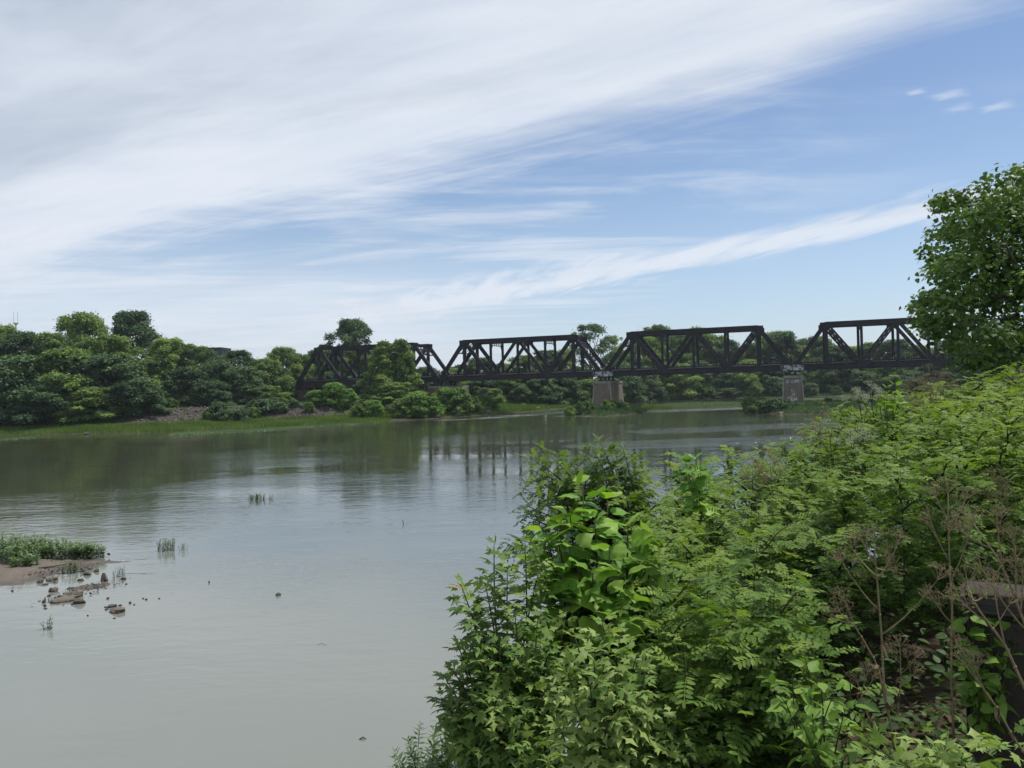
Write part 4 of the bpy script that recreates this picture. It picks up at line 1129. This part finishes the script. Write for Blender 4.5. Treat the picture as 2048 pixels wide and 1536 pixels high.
tipsB = [A(*a) for a in ((1205, 1245, 4.3), (1150, 1275, 4.3), (1240, 1270, 4.3), (1275, 1305, 4.2), (1190, 1300, 4.1), (1130, 1330, 4.2), (1230, 1330, 4.0), (1290, 1350, 4.1), (1180, 1370, 4.0), (1250, 1385, 3.95), (1150, 1410, 4.0), (1215, 1430, 3.9), (1285, 1420, 4.0), (1180, 1480, 3.9), (1250, 1490, 3.9), (1120, 1460, 4.0), (1300, 1490, 4.0))]
plant('maple_sapling', 'paler silver maple sapling with drooping deeply cut leaves below the big-leaved shrub', 'sapling', A(1210, 1720, 4.3), tipsB, .118, mlv2, .042, .30, .75, .05, 1.0, True, .012, 2)
tipsC = [A(*a) for a in ((1330, 1400, 4.2), (1370, 1390, 4.3), (1400, 1425, 4.2), (1350, 1450, 4.1), (1420, 1470, 4.1), (1310, 1470, 4.1), (1380, 1500, 4.0), (1440, 1510, 4.1), (1340, 1530, 4.0))]
plant('maple_sapling', 'small shaded silver maple sapling beneath the feathery locust leaves', 'sapling', A(1370, 1720, 4.3), tipsC, .11, mlv, .045, .35, .8, .05, 1.0, True, .010, 3)
tipsD = [A(*a) for a in ((1720, 1480, 3.5), (1760, 1500, 3.4), (1850, 1475, 3.5), (1890, 1500, 3.4), (1940, 1470, 3.5), (1980, 1500, 3.4), (2030, 1480, 3.4), (1800, 1520, 3.3), (1930, 1525, 3.3), (2060, 1520, 3.3), (1870, 1530, 3.3))]
plant('maple_sapling', 'broad-leaved maple seedlings sprouting at the foot of the concrete block', 'sapling', A(1890, 1680, 3.6), tipsD, .12, mlv2, .06, .45, .3, .05, 1.2, True, .007, 4)

# ---- catalpa with large leaves
ctm = leaf_variants('leaf', [catalpa_leaf(i) for i in range(5)], (.25, .5, .75), M['catalpa'])
ctip = leaf_variants('leaf', [catalpa_leaf(i) for i in range(2)], (.7, 1.0), M['lime_leaf'])
tipsE = [A(*a) for a in ((1165, 968, 5.85), (1140, 1030, 5.85), (1190, 1040, 5.75), (1110, 1055, 5.75), (1255, 1055, 5.65), (1285, 1065, 5.75), (1095, 1095, 5.65), (1150, 1095, 5.55), (1220, 1100, 5.45), (1185, 1145, 5.35), (1120, 1150, 5.55), (1250, 1150, 5.35), (1300, 1120, 5.55), (1210, 1190, 5.35), (1265, 1200, 5.25), (1235, 1240, 5.15), (1075, 1120, 5.65), (1320, 1095, 5.65), (1090, 1060, 5.85), (1310, 1160, 5.45), (1215, 1000, 5.95))]
plant('catalpa_sapling', 'bright green sapling with very large heart-shaped leaves', 'sapling', A(1200, 1620, 5.7), tipsE, .205, ctm, .115, .42, .9, .07, .9, True, .018, 5, None, ctip, 300, None, 'twig', .35, .97)

# ---- lime green ovate-leaved sapling and vine leaves
ovl = leaf_variants('leaf', [(OVATE, OVATE_F)], (.2, .45, .7, .95), M['lime_leaf'])
tipsF = [A(*a) for a in ((1610, 1315, 3.55), (1585, 1350, 3.55), (1640, 1345, 3.50), (1700, 1345, 3.55), (1545, 1375, 3.55), (1570, 1400, 3.50), (1620, 1390, 3.45), (1670, 1385, 3.45), (1690, 1420, 3.50), (1600, 1440, 3.45), (1650, 1440, 3.45), (1630, 1500, 3.45))]
plant('young_sapling', 'lime green seedling with pointed oval leaves in front of the dark thicket', 'sapling', A(1650, 1660, 3.65), tipsF, .082, ovl, .055, .45, .35, .02, 1.0, False, .007, 6)
tipsG = [A(*a) for a in ((905, 1412, 5.6), (890, 1440, 5.5), (925, 1425, 5.5), (880, 1470, 5.5), (915, 1470, 5.4), (940, 1450, 5.5), (900, 1400, 5.6), (875, 1445, 5.6), (930, 1480, 5.3))]
plant('young_sapling', 'pale lime leafed shoot leaning over the water beside the maple', 'sapling', A(930, 1640, 5.6), tipsG, .095, ovl, .06, .4, .4, .03, 1.0, False, .007, 7)
gwv = leaf_variants('leaf', [(LF3, LEAFQF)], (.3, .6, .9), M['grey_weed'])
tipsH = [A(*a) for a in ((840, 1450, 5.7), (870, 1455, 5.6), (895, 1475, 5.6), (815, 1480, 5.7), (790, 1505, 5.7), (910, 1495, 5.5), (875, 1520, 5.5), (820, 1500, 5.6), (865, 1490, 5.6), (800, 1520, 5.6), (845, 1520, 5.5), (880, 1510, 5.6), (785, 1535, 5.6), (905, 1530, 5.5), (860, 1545, 5.4), (930, 1520, 5.5))]
plant('grey_shrub', 'grey-green fine-leaved shrub at the foot of the maple by the water', 'shrub', A(860, 1680, 5.8), tipsH, .075, gwv, .017, .35, .1, .005, .8, True, .006, 8)

# ---- slender tree with fine pinnate leaves behind the catalpa
frm = {}
def frond_meshes(mat, tints):
    r = []
    for (V, F, t) in FR:
        for tn in tints: r.append(mesh('leaf', V, F, M[mat], np.clip(t + tn, 0, 1)))
    return r
fr_dark = frond_meshes('robinia', (.12, .28)); fr_mid = frond_meshes('robinia', (.38, .55)); fr_lite = frond_meshes('robinia', (.75, .9)); fr_bri = frond_meshes('robinia_bright', (.35, .65))
tipsI = [A(*a) for a in ((1200, 884, 9.2), (1245, 895, 9.2), (1165, 900, 9.3), (1060, 915, 9.2), (1090, 935, 9.1), (1045, 975, 9.0), (1050, 1010, 9.0), (1080, 1045, 9.0), (1120, 920, 9.2), (1140, 960, 9.1), (1230, 935, 9.1), (1015, 1090, 8.9), (1040, 1080, 8.8), (1100, 990, 9.0), (1180, 935, 9.3), (1260, 960, 9.2), (1215, 960, 9.0), (1070, 960, 9.2), (1110, 1030, 8.9), (1250, 1000, 9.2), (1065, 940, 9.0), (1045, 1030, 8.9), (1085, 900, 9.3), (1220, 905, 9.3), (1185, 895, 9.1), (1025, 1085, 8.8), (1130, 940, 8.9), (1080, 1000, 8.8), (1265, 925, 9.3))]
plant('slender_locust_tree', 'slender dark-branched tree with layered feathery foliage above the big-leaved sapling', 'tree', A(1300, 1250, 9.4), tipsI, .25, fr_dark + fr_mid + fr_mid + fr_lite, .062, .42, .45, .01, 1.4, True, .017, 9, None, fr_mid + fr_lite, 300, None, 'bark', .55, .9)

# ---- black locust thicket
sil = np.array([(1040, 960), (1290, 945), (1345, 925), (1400, 905), (1470, 890), (1500, 893), (1560, 890), (1600, 862), (1640, 835), (1700, 815), (1760, 800), (1800, 790), (1850, 765), (1900, 752), (1960, 742), (2048, 728), (2300, 720)], float)
def top_px(x, Y):
    ys = np.interp(x, sil[:, 0], sil[:, 1]); yf = np.interp(x, [1290, 1600, 2048], [9.5, 15, 14.5])
    k = (1 / Y - 1 / yf) / (1 / 4.3 - 1 / yf)
    return ys + (np.interp(x, [1300, 1500, 1660, 1760, 2048], [1330, 1310, 1200, 1040, 1010]) - ys) * max(0, k)
def locust_spots(rng, base, top, nbr, spacing):
    """stem, side shoots and frond placements for one sapling"""
    d = top - base; H = d.z; stems, spots = [], []
    main = [base + d * f + Vector((math.sin(f * 4 + base.x) * .04, math.cos(f * 3 + base.y) * .04, 0)) for f in np.linspace(0, 1, 8)]
    stems.append(main); shoots = [(main, .35)]
    for i in range(nbr):
        f = .30 + .62 * i / max(1, nbr - 1); p = base + d * f; a = i * 2.4 + rng.uniform(-.5, .5); L = (.55 - .32 * f) * rng.uniform(.8, 1.25)
        q = p + Vector((math.cos(a) * L * .85, math.sin(a) * L * .85, L * rng.uniform(.25, .75)))
        pts = [p, p * .5 + q * .5 + Vector((0, 0, .04)), q]; stems.append(pts); shoots.append((pts, .12))
    for (pts, st) in shoots:
        L = sum((pts[i+1] - pts[i]).length for i in range(len(pts) - 1)); n = max(4, int(L * (1 - st) / spacing)); ph = rng.uniform(0, 6.28)
        for i in range(n + 1):
            f = st + (1 - st) * i / n; g = f * (len(pts) - 1); k = min(int(g), len(pts) - 2); p = pts[k].lerp(pts[k+1], g - k)
            a = ph + i * 2.4; e = (p.z - base.z) / max(.1, H)
            el = rng.uniform(.05, .6) + .5 * max(0, i / n - .8) * 4
            ax = Vector((math.cos(a), math.sin(a), el)); nr = Vector((0, 0, 1)) + Vector(rng.normal(0, .22, 3))
            spots.append((p, ax, nr, rng.uniform(.75, 1.2) * (1 - .4 * max(0, i / n - .85) * 5), i / n, e))
    return stems, spots
LOC_LABEL = 'feathery locust sapling at the front of the thicket with separate leaflets showing'
LOC_MID = 'mid green feathery locust sapling packed in the body of the thicket'
LOC_BRI = 'yellow-green feathery locust sapling standing out in the thicket'
GL = 'locust saplings at the front of the thicket'
def locust_near(x, ytop, Y, seed, bright=False, label=LOC_LABEL):
    rng = np.random.default_rng(seed); top = at(x, ytop, Y)
    base = Vector((top.x + rng.uniform(-.15, .25), Y + rng.uniform(0, .3), 0)); base.z = max(gz(base.x, base.y) - .1, top.z - 2.4)
    stems, spots = locust_spots(rng, base, top, 9, .058)
    r = thing('locust_sapling', base, label, 'sapling', GL)
    obj('stem', stem_mesh(stems, .0065, .002, M['twig'], base), r)
    for (p, ax, nr, s, f, e) in spots[:300]:
        if e < .25: continue
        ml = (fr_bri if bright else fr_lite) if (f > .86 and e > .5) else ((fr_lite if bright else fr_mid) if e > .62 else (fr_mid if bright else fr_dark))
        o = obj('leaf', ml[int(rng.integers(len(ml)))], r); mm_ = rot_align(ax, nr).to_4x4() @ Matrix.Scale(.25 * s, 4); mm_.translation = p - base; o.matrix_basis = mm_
    return r
def locust_proto(seed, mat, H=2.2):
    rng = np.random.default_rng(seed); stems, spots = locust_spots(rng, Vector((0, 0, 0)), Vector((rng.normal(0, .1), rng.normal(0, .1), H)), 13, .050)
    parts = []
    for (p, ax, nr, s, f, e) in spots:
        if e < .18: continue
        V, F, t = FR[int(rng.integers(8))]; R = np.array(rot_align(ax, nr))
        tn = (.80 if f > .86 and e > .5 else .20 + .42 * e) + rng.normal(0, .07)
        parts.append((V @ R.T * (.265 * s) + np.array(p), F, np.clip(t + tn, 0, 1)))
    V, F, t = join(parts)
    return stem_mesh(stems, .012, .003, M['twig'], Vector((0, 0, 0))), mesh('foliage', V, F, M[mat], t), H
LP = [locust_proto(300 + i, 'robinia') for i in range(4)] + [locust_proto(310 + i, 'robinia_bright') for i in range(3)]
_lr = random.Random(21)
def locust_far(x, Y, bright, dy=0):
    yt = top_px(x, Y) + dy; top = at(x, yt, Y); z0 = max(gz(top.x, Y) - .15, top.z - 3.0)
    st, fo, H = LP[_lr.randrange(4, 7)] if bright else LP[_lr.randrange(0, 4)]
    s = (top.z - z0) / H
    r = thing('locust_sapling', (top.x, Y, z0), LOC_BRI if bright else LOC_MID, 'sapling', 'yellow-green locust saplings in the thicket' if bright else 'mid green locust saplings in the thicket')
    k = min(1.25, max(.85, s)); r.scale = (k, k, s); r.rotation_euler = (0, 0, _lr.uniform(0, 6.28))
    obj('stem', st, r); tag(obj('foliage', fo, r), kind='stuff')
    return r
# the saplings whose leaves show one by one
for i, (x, y, Y, br) in enumerate(((1560, 1180, 4.4, 0), (1340, 1150, 4.9, 0), (1430, 1130, 4.9, 0), (1500, 1240, 4.3, 0), (1600, 1262, 4.3, 0), (1380, 1290, 4.3, 0), (1470, 1330, 4.1, 0), (1590, 1340, 4.2, 0), (1310, 1060, 5.6, 0), (1520, 1070, 5.4, 0), (1330, 1240, 4.6, 0), (1440, 1240, 4.5, 0))):
    locust_near(x, y, Y, 500 + i, bool(br))
rowsY = [5.6, 6.2, 6.9, 7.6, 8.4, 9.3, 10.3, 11.4, 12.6, 13.9, 15.2]
for Y in rowsY:
    x = 1275 + _lr.uniform(0, 40) + max(0, Y - 9.5) * 52
    while x < (2120 if Y < 7.2 else 2330):
        yy = Y + _lr.uniform(-.3, .3)
        if not (yy < 6.4 and x > 1900) and not (yy < 6.0 and x > 1660):
            pb = .12 + .5 * max(0, min(1, (x - 1500) / 350)) * max(0, min(1, (yy - 6) / 4))
            locust_far(x, yy, _lr.random() < pb, _lr.uniform(-12, 26))
        x += 1600 * .43 / Y * _lr.uniform(.8, 1.2)

# ---- dead parsnip stalks
def umbel_mesh(seed, nr=9, L=.06):
    rng = np.random.default_rng(seed); b = MB()
    for i in range(nr):
        a = i * 2.4; s = math.sqrt((i + .5) / nr) * .95
        tip = Vector((math.cos(a) * s, math.sin(a) * s, 1.0 - .35 * s)) * (L * rng.uniform(.85, 1.15))
        b.tube([(0, 0, 0), tip], [.0012, .0008], 3)
        for j in range(4):
            t2 = tip + Vector((rng.normal(0, .010), rng.normal(0, .010), rng.uniform(.004, .016)))
            b.tube([tip, t2], [.0006, .0006], 3)
            x = Vector((.0035, 0, 0)); y = Vector((0, .0026, 0)); z = Vector((0, 0, .0035))
            b.add([t2 - x, t2 + x, t2 - y, t2 + y, t2 + z], [(0, 2, 4), (2, 1, 4), (1, 3, 4), (3, 0, 4), (0, 3, 1, 2)])
    return b.me('umbel', M['drystem'])
UMB = [umbel_mesh(i) for i in range(3)]
M['umbel_white'] = flat('umbel_white', (.42,.46,.33), .8, .2, .2, 30)
def white_umbel(seed):
    me = umbel_mesh(seed, 10, .06); me.materials.clear(); me.materials.append(M['umbel_white']); return me
UMW = [white_umbel(9)]
dryleaf = [mesh('dead_leaf', OVATE * np.array([1, .6, 2.4]), OVATE_F, M['dry'], np.full(len(OVATE), t)) for t in (.1, .5, .9)]
def stalk(base, pts, branches, label, seed, scale=1.0, r0=.007, umb=UMB, group='dead parsnip stalks before the thicket', name='parsnip_stalk', cat='dead plant', stemmat='drystem', leaves=6):
    """pts: stem polyline; branches: list of (fraction, end point)"""
    rng = np.random.default_rng(seed); base = Vector(base); line = [base] + [Vector(p) for p in pts]
    r = thing(name, base, label, cat, group)
    def lp(f):
        g = f * (len(line) - 1); k = min(int(g), len(line) - 2); return line[k].lerp(line[k+1], g - k)
    b = MB(); n = 10; b.tube([lp(i / n) - base for i in range(n + 1)], [r0 * (1 - .6 * i / n) for i in range(n + 1)], 6)
    for i in range(1, 5): q = lp(i / 5) - base; b.tube([q - Vector((0, 0, .006)), q + Vector((0, 0, .006))], r0 * 1.25 * (1 - .1 * i), 6)
    b.build('stem', M[stemmat], r, None, True)
    def head(p, d, s, par=None):
        o = obj('umbel', umb[int(rng.integers(len(umb)))], par or r); mm_ = rot_align(Vector(d).orthogonal(), Vector((0, 0, 1)) * .8 + Vector(d).normalized()).to_4x4() @ Matrix.Scale(s * scale, 4)
        mm_.translation = Vector(p) - base; o.matrix_basis = mm_
    head(line[-1], line[-1] - line[-2], 1.15)
    for (f, e) in branches:
        p, e = lp(f), Vector(e); mid = (p + e) / 2 + Vector((0, 0, -.12 * (e - p).length)) 
        bb = MB(); pts2 = [bez(p, mid, e, t) for t in np.linspace(0, 1, 6)]; bb.tube([q - base for q in pts2], [r0 * .62 * (1 - .5 * i / 5) for i in range(6)], 5)
        br = bb.build('branch', M[stemmat], r, None, True); head(e, e - mid, 1.0, br)
        for t in (.55, .85):
            q = bez(p, mid, e, t); L = (e - p).length * rng.uniform(.2, .42)
            d = (e - p).normalized() * .8 + Vector(rng.normal(0, .55, 3)) + Vector((0, 0, .5)); e2 = q + d.normalized() * L
            cc = MB(); cc.tube([q - base, e2 - base], [r0 * .3, r0 * .16], 4); cc.build('twig', M[stemmat], br); head(e2, d, rng.uniform(.6, .9), br)
    for i in range(leaves):
        q = lp(rng.uniform(.05, .7)); o = obj('dead_leaf', dryleaf[i % 3], r); mm_ = rot_align(Vector((rng.normal(0, .5), rng.normal(0, .5), -1)), Vector(rng.normal(0, 1, 3))).to_4x4() @ Matrix.Scale(rng.uniform(.03, .065), 4); mm_.translation = q - base; o.matrix_basis = mm_
    return r
def B(x, y, Y): return at(x, y, Y)
Y1 = 4.0
stalk(B(1790, 1500, Y1), [B(1768, 1380, Y1), B(1763, 1270, Y1), B(1755, 1170, Y1), B(1748, 1085, Y1)], [(.5, B(1875, 1160, 3.9)), (.62, B(1685, 1125, 4.0)), (.78, B(1795, 1090, 4.0)), (.80, B(1705, 1098, 4.1)), (.86, B(1722, 1075, 4.0)), (.85, B(1785, 1140, 3.9))], 'forked tan dead parsnip stalk with wide flat seed heads', 31)
stalk(B(1908, 1490, 4.3), [B(1902, 1350, 4.3), B(1904, 1220, 4.3), B(1898, 1100, 4.3), B(1896, 985, 4.3)], [(.62, B(1945, 1050, 4.25)), (.70, B(1860, 1040, 4.3)), (.82, B(1930, 1000, 4.3)), (.88, B(1870, 990, 4.3)), (.45, B(1868, 1200, 4.25))], 'tallest straight dead parsnip stalk against the dark thicket', 32)
stalk(B(2120, 1420, 3.4), [B(2090, 1330, 3.4), B(2050, 1250, 3.4), B(2005, 1130, 3.45), B(1945, 1045, 3.5)], [(.45, B(1965, 1140, 3.4)), (.6, B(2030, 1090, 3.4)), (.75, B(1995, 1050, 3.45)), (.55, B(2046, 1150, 3.4)), (.85, B(1920, 1060, 3.5))], 'leaning dead parsnip stalk crossing above the concrete block', 33)
stalk(B(2130, 1500, 3.3), [B(2060, 1400, 3.3), B(2010, 1290, 3.3), B(1950, 1210, 3.3), B(1935, 1170, 3.35)], [(.5, B(1990, 1190, 3.3)), (.65, B(1920, 1200, 3.3)), (.8, B(1965, 1195, 3.35))], 'low leaning dead parsnip stalk across the face of the concrete block', 34)
stalk(B(2070, 1535, 3.3), [B(2030, 1480, 3.3), B(1985, 1400, 3.3), B(1930, 1330, 3.35)], [(.6, B(1925, 1300, 3.3)), (.75, B(1950, 1330, 3.3))], 'thin dead parsnip stalk sloping over the vine at the block foot', 35, .8, .005)
stalk(B(1775, 1420, 4.1), [B(1755, 1330, 4.1), B(1715, 1260, 4.1), B(1680, 1225, 4.1)], [(.6, B(1690, 1205, 4.1)), (.8, B(1668, 1235, 4.1))], 'short broken dead parsnip stalk with withered grey leaves beside the forked one', 36, .9, .006, leaves=12)
stalk(B(1795, 1430, 4.05), [B(1802, 1360, 4.05), B(1800, 1295, 4.05)], [(.6, B(1832, 1315, 4.0)), (.75, B(1785, 1305, 4.0)), (.45, B(1830, 1345, 4.0))], 'short dead parsnip stalk at the foot of the forked one', 37, .8, .004)
stalk(B(1745, 1460, 3.9), [B(1725, 1400, 3.9), B(1715, 1365, 3.9)], [(.6, B(1750, 1350, 3.9)), (.7, B(1735, 1345, 3.9))], 'small dead parsnip stalk beside the lime green seedling', 38, .7, .004)
for i, (x, y, Y) in enumerate(((1826, 752, 12.5), (1858, 740, 12.8), (1885, 756, 12.2), (1845, 785, 12.0))):
    stalk(B(x + 14, y + 170, Y), [B(x + 8, y + 90, Y), B(x, y, Y)], [(.6, B(x + 22, y + 20, Y)), (.65, B(x - 20, y + 26, Y)), (.75, B(x + 12, y + 12, Y)), (.8, B(x - 8, y + 22, Y))], 'tan dead parsnip head sticking out of the top of the thicket', 60 + i, 1.3, .008, group='dead parsnip heads above the thicket', leaves=3)
for i, (x, y, Y) in enumerate(((1540, 915, 9.0), (1510, 935, 8.6), (1650, 825, 12.5), (1990, 965, 6.5), (1625, 850, 12))):
    stalk(B(x + 8, y + 180, Y), [B(x + 4, y + 90, Y), B(x, y, Y)], [(.6, B(x + 20, y + 30, Y)), (.7, B(x - 18, y + 25, Y)), (.8, B(x + 10, y + 12, Y))], 'pale brown dead stalk half sunk among the green locust tops', 70 + i, 1.4, .007, group='dead stalks among the locust tops', leaves=5)
for i, (x, y, Y) in enumerate(((1738, 772, 12.0), (1715, 785, 12.2), (1755, 785, 11.8), (1700, 870, 10.0), (1725, 868, 9.8), (1655, 850, 10.8))):
    stalk(B(x + 25, y + 180, Y), [B(x + 14, y + 90, Y), B(x, y, Y)], [(.6, B(x + 20, y + 14, Y)), (.65, B(x - 20, y + 18, Y)), (.8, B(x + 8, y + 6, Y))], 'green-stemmed weed with pale lacy flower heads over the thicket', 80 + i, 1.1, .009, UMW, 'lacy flowering weeds over the thicket', 'flowering_weed', 'weed', 'twig', 0)
tipsJ = [A(*a) for a in ((1775, 778, 10.5), (1790, 772, 10.5), (1768, 795, 10.4), (1800, 795, 10.5), (1785, 815, 10.4))]
plant('young_sapling', 'bright broad-leaved shoot standing above the thicket against the river', 'sapling', A(1785, 930, 10.5), tipsJ, .16, ovl, .12, .4, .2, .03, .8, True, .009, 41)
tipsK = [A(*a) for a in ((1372, 925, 8.3), (1392, 918, 8.3), (1380, 945, 8.2), (1400, 940, 8.3))]
plant('young_sapling', 'broad-leaved shoot rising beside the locust tops at the water side of the thicket', 'sapling', A(1395, 1100, 8.3), tipsK, .17, ctm, .13, .5, .3, .03, .8, True, .009, 42)

# ---- concrete block with a vine
cx0 = at(1928, 1185, 4.35)
r = thing('concrete_block', (cx0.x, 4.35, cx0.z - 1.7), 'weathered dark concrete block wall end beside the thicket', 'wall'); r.rotation_euler = (0, 0, math.radians(-30))
def slab(x0, x1, y0, y1, z0, z1, seed, nx_=12, nz_=8, amp=.008, bev=.025):
    import bmesh
    bm = bmesh.new(); rs = random.Random(seed)
    bmesh.ops.create_cube(bm, size=1.0)
    for v_ in bm.verts: v_.co = Vector(((x0 + x1) / 2 + v_.co.x * (x1 - x0), (y0 + y1) / 2 + v_.co.y * (y1 - y0), (z0 + z1) / 2 + v_.co.z * (z1 - z0)))
    bmesh.ops.bevel(bm, geom=list(bm.edges), offset=bev, segments=2, affect='EDGES')
    bmesh.ops.subdivide_edges(bm, edges=list(bm.edges), cuts=3, use_grid_fill=True)
    for v_ in bm.verts: v_.co += Vector((rs.uniform(-amp, amp), rs.uniform(-amp, amp), rs.uniform(-amp, amp)))
    me = bpy.data.meshes.new('slab'); bm.to_mesh(me); bm.free(); me.materials.append(M['concrete']); return me
obj('block_body', slab(0, 3.4, 0, .32, -.4, 1.58, 1), r)
obj('cap_course', slab(-.015, 3.42, -.02, .34, 1.585, 1.70, 2), r)
vin = leaf_variants('leaf', [(HEART, HEART_F)], (.1, .35, .6, .85), M['lime_leaf'])
tipsL = [A(*a) for a in ((1935, 1225, 4.28), (1950, 1250, 4.25), (1985, 1250, 4.25), (1940, 1290, 4.25), (1975, 1300, 4.22), (2000, 1330, 4.2), (1960, 1345, 4.2), (1935, 1350, 4.25), (1990, 1380, 4.2), (1950, 1400, 4.2), (2020, 1240, 4.25), (1975, 1195, 4.3), (2010, 1180, 4.3), (2040, 1200, 4.25), (2030, 1290, 4.2), (1945, 1190, 4.3), (2035, 1370, 4.15))]
plant('climbing_vine', 'yellow-green heart-leaved vine climbing the concrete block', 'vine', A(1960, 1500, 4.22), tipsL, .072, vin, .055, .25, .9, .02, .35, False, .004, 43)

# ---- shaded undergrowth, litter
rng = np.random.default_rng(44); n = 9000
X = rng.uniform(-.8, 5.5, n); Y = rng.uniform(3.0, 9.0, n); Z = height(X, Y); hh = rng.uniform(0, 1, n) ** 1.6 * .55
ax = rng.normal(0, 1, (n, 3)) * [1, 1, .5]; nr = rng.normal(0, .45, (n, 3)) + [0, 0, 1]
V, F, t = scatter(OVATE, OVATE_F, frames(nr, ax), np.stack([X, Y, Z + hh], 1), rng.uniform(.04, .10, n), np.clip(rng.normal(.4, .2, n), 0, 1))
tag(obj('undergrowth', mesh('undergrowth', V, F, M['weed'], t)), 'shaded leafy undergrowth covering the near bank', 'undergrowth', kind='stuff')
n = 2600; X = rng.uniform(.3, 4.5, n); Y = rng.uniform(2.6, 6, n); Z = height(X, Y)
V, F, t = scatter(OVATE, OVATE_F, frames(rng.normal(0, .5, (n, 3)) + [0, 0, 1], rng.normal(0, 1, (n, 3))), np.stack([X, Y, Z + rng.uniform(.0, .12, n)], 1), rng.uniform(.04, .09, n), rng.random(n) * .5)
tag(obj('leaf_litter', mesh('leaf_litter', V, F, M['dry'], t)), 'brown dead leaves littering the ground under the thicket', 'leaf litter', kind='stuff')

# ---- broad-leaved tree on the bank
r = thing('plane_tree', (13.6, 18.5, gz(13.6, 18.5) - .2), 'large broad-leaved tree leaning over the thicket in front of the last truss span', 'tree'); o0 = Vector(r.location)
rng = np.random.default_rng(55); cl = []
for (x, y, rp) in ((1920, 415, 40), (1905, 470, 48), (1945, 455, 60), (1895, 545, 48), (1930, 535, 60), (1870, 600, 42), (1845, 622, 30), (1900, 625, 55), (1850, 655, 30), (1885, 675, 42), (1950, 620, 70), (1975, 520, 75), (1995, 430, 60), (2030, 375, 48), (2030, 460, 80), (2030, 580, 85), (1925, 705, 42),
                   (1985, 680, 55), (2040, 670, 65), (1945, 735, 30), (2000, 735, 35), (2090, 380, 70), (2100, 480, 90), (2100, 600, 95), (2100, 690, 60), (1960, 395, 28), (2060, 345, 30), (2160, 430, 90), (2180, 560, 100), (2240, 500, 90), (1830, 610, 16), (1880, 395, 20), (1862, 520, 22)):
    for q in range(2):
        Yq = 18.5 + rng.normal(0, 1.0); p = at(x + rng.normal(0, 8), y + rng.normal(0, 8), Yq); cl.append((tuple(p - o0), rp * Yq / FPX * 1.05))
V, F, t = clump_crown(56, cl, 620, .105, PLANE, PLANE_F, .18, .5)
obj('crown', mesh('crown', V, F, M['plane_leaf'], t), r)
b = MB(); hub = at(2095, 700, 18.5) - o0
b.tube([(0, 0, -.2), Vector((-.1, 0, 1.2)), hub, at(2090, 560, 18.5) - o0, at(2080, 420, 18.5) - o0], [.20, .16, .12, .09, .03], 10); b.build('trunk', M['bark'], r, None, True)
for (x, y) in ((1960, 640), (1900, 620), (1930, 520), (1990, 450), (2020, 600), (1930, 700), (2000, 690), (2150, 600), (2170, 480), (2030, 400)):
    e = at(x, y, 18.5 + rng.normal(0, .6)) - o0; s = hub.lerp(at(2090, 560, 18.5) - o0, rng.uniform(0, .8)); b = MB()
    b.tube([s, (s + e) / 2 + Vector((0, 0, .12)), e], [.055, .04, .01], 6); b.build('limb', M['bark'], r, None, True)

# ------------------------------------------------------------------ summer haze
mt = newmat('haze')
pv = nnew('ShaderNodeVolumePrincipled'); pv.inputs['Color'].default_value = (.80, .88, 1.0, 1); pv.inputs['Density'].default_value = .00011; pv.inputs['Anisotropy'].default_value = .2
o_ = nnew('ShaderNodeOutputMaterial'); ln(pv.outputs[0], o_.inputs['Volume'])
b = MB(); b.box(-3000, 3000, -3000, 3000, -6, 118); tag(b.build('haze', mt), 'thin summer haze over the river', 'haze', kind='stuff')
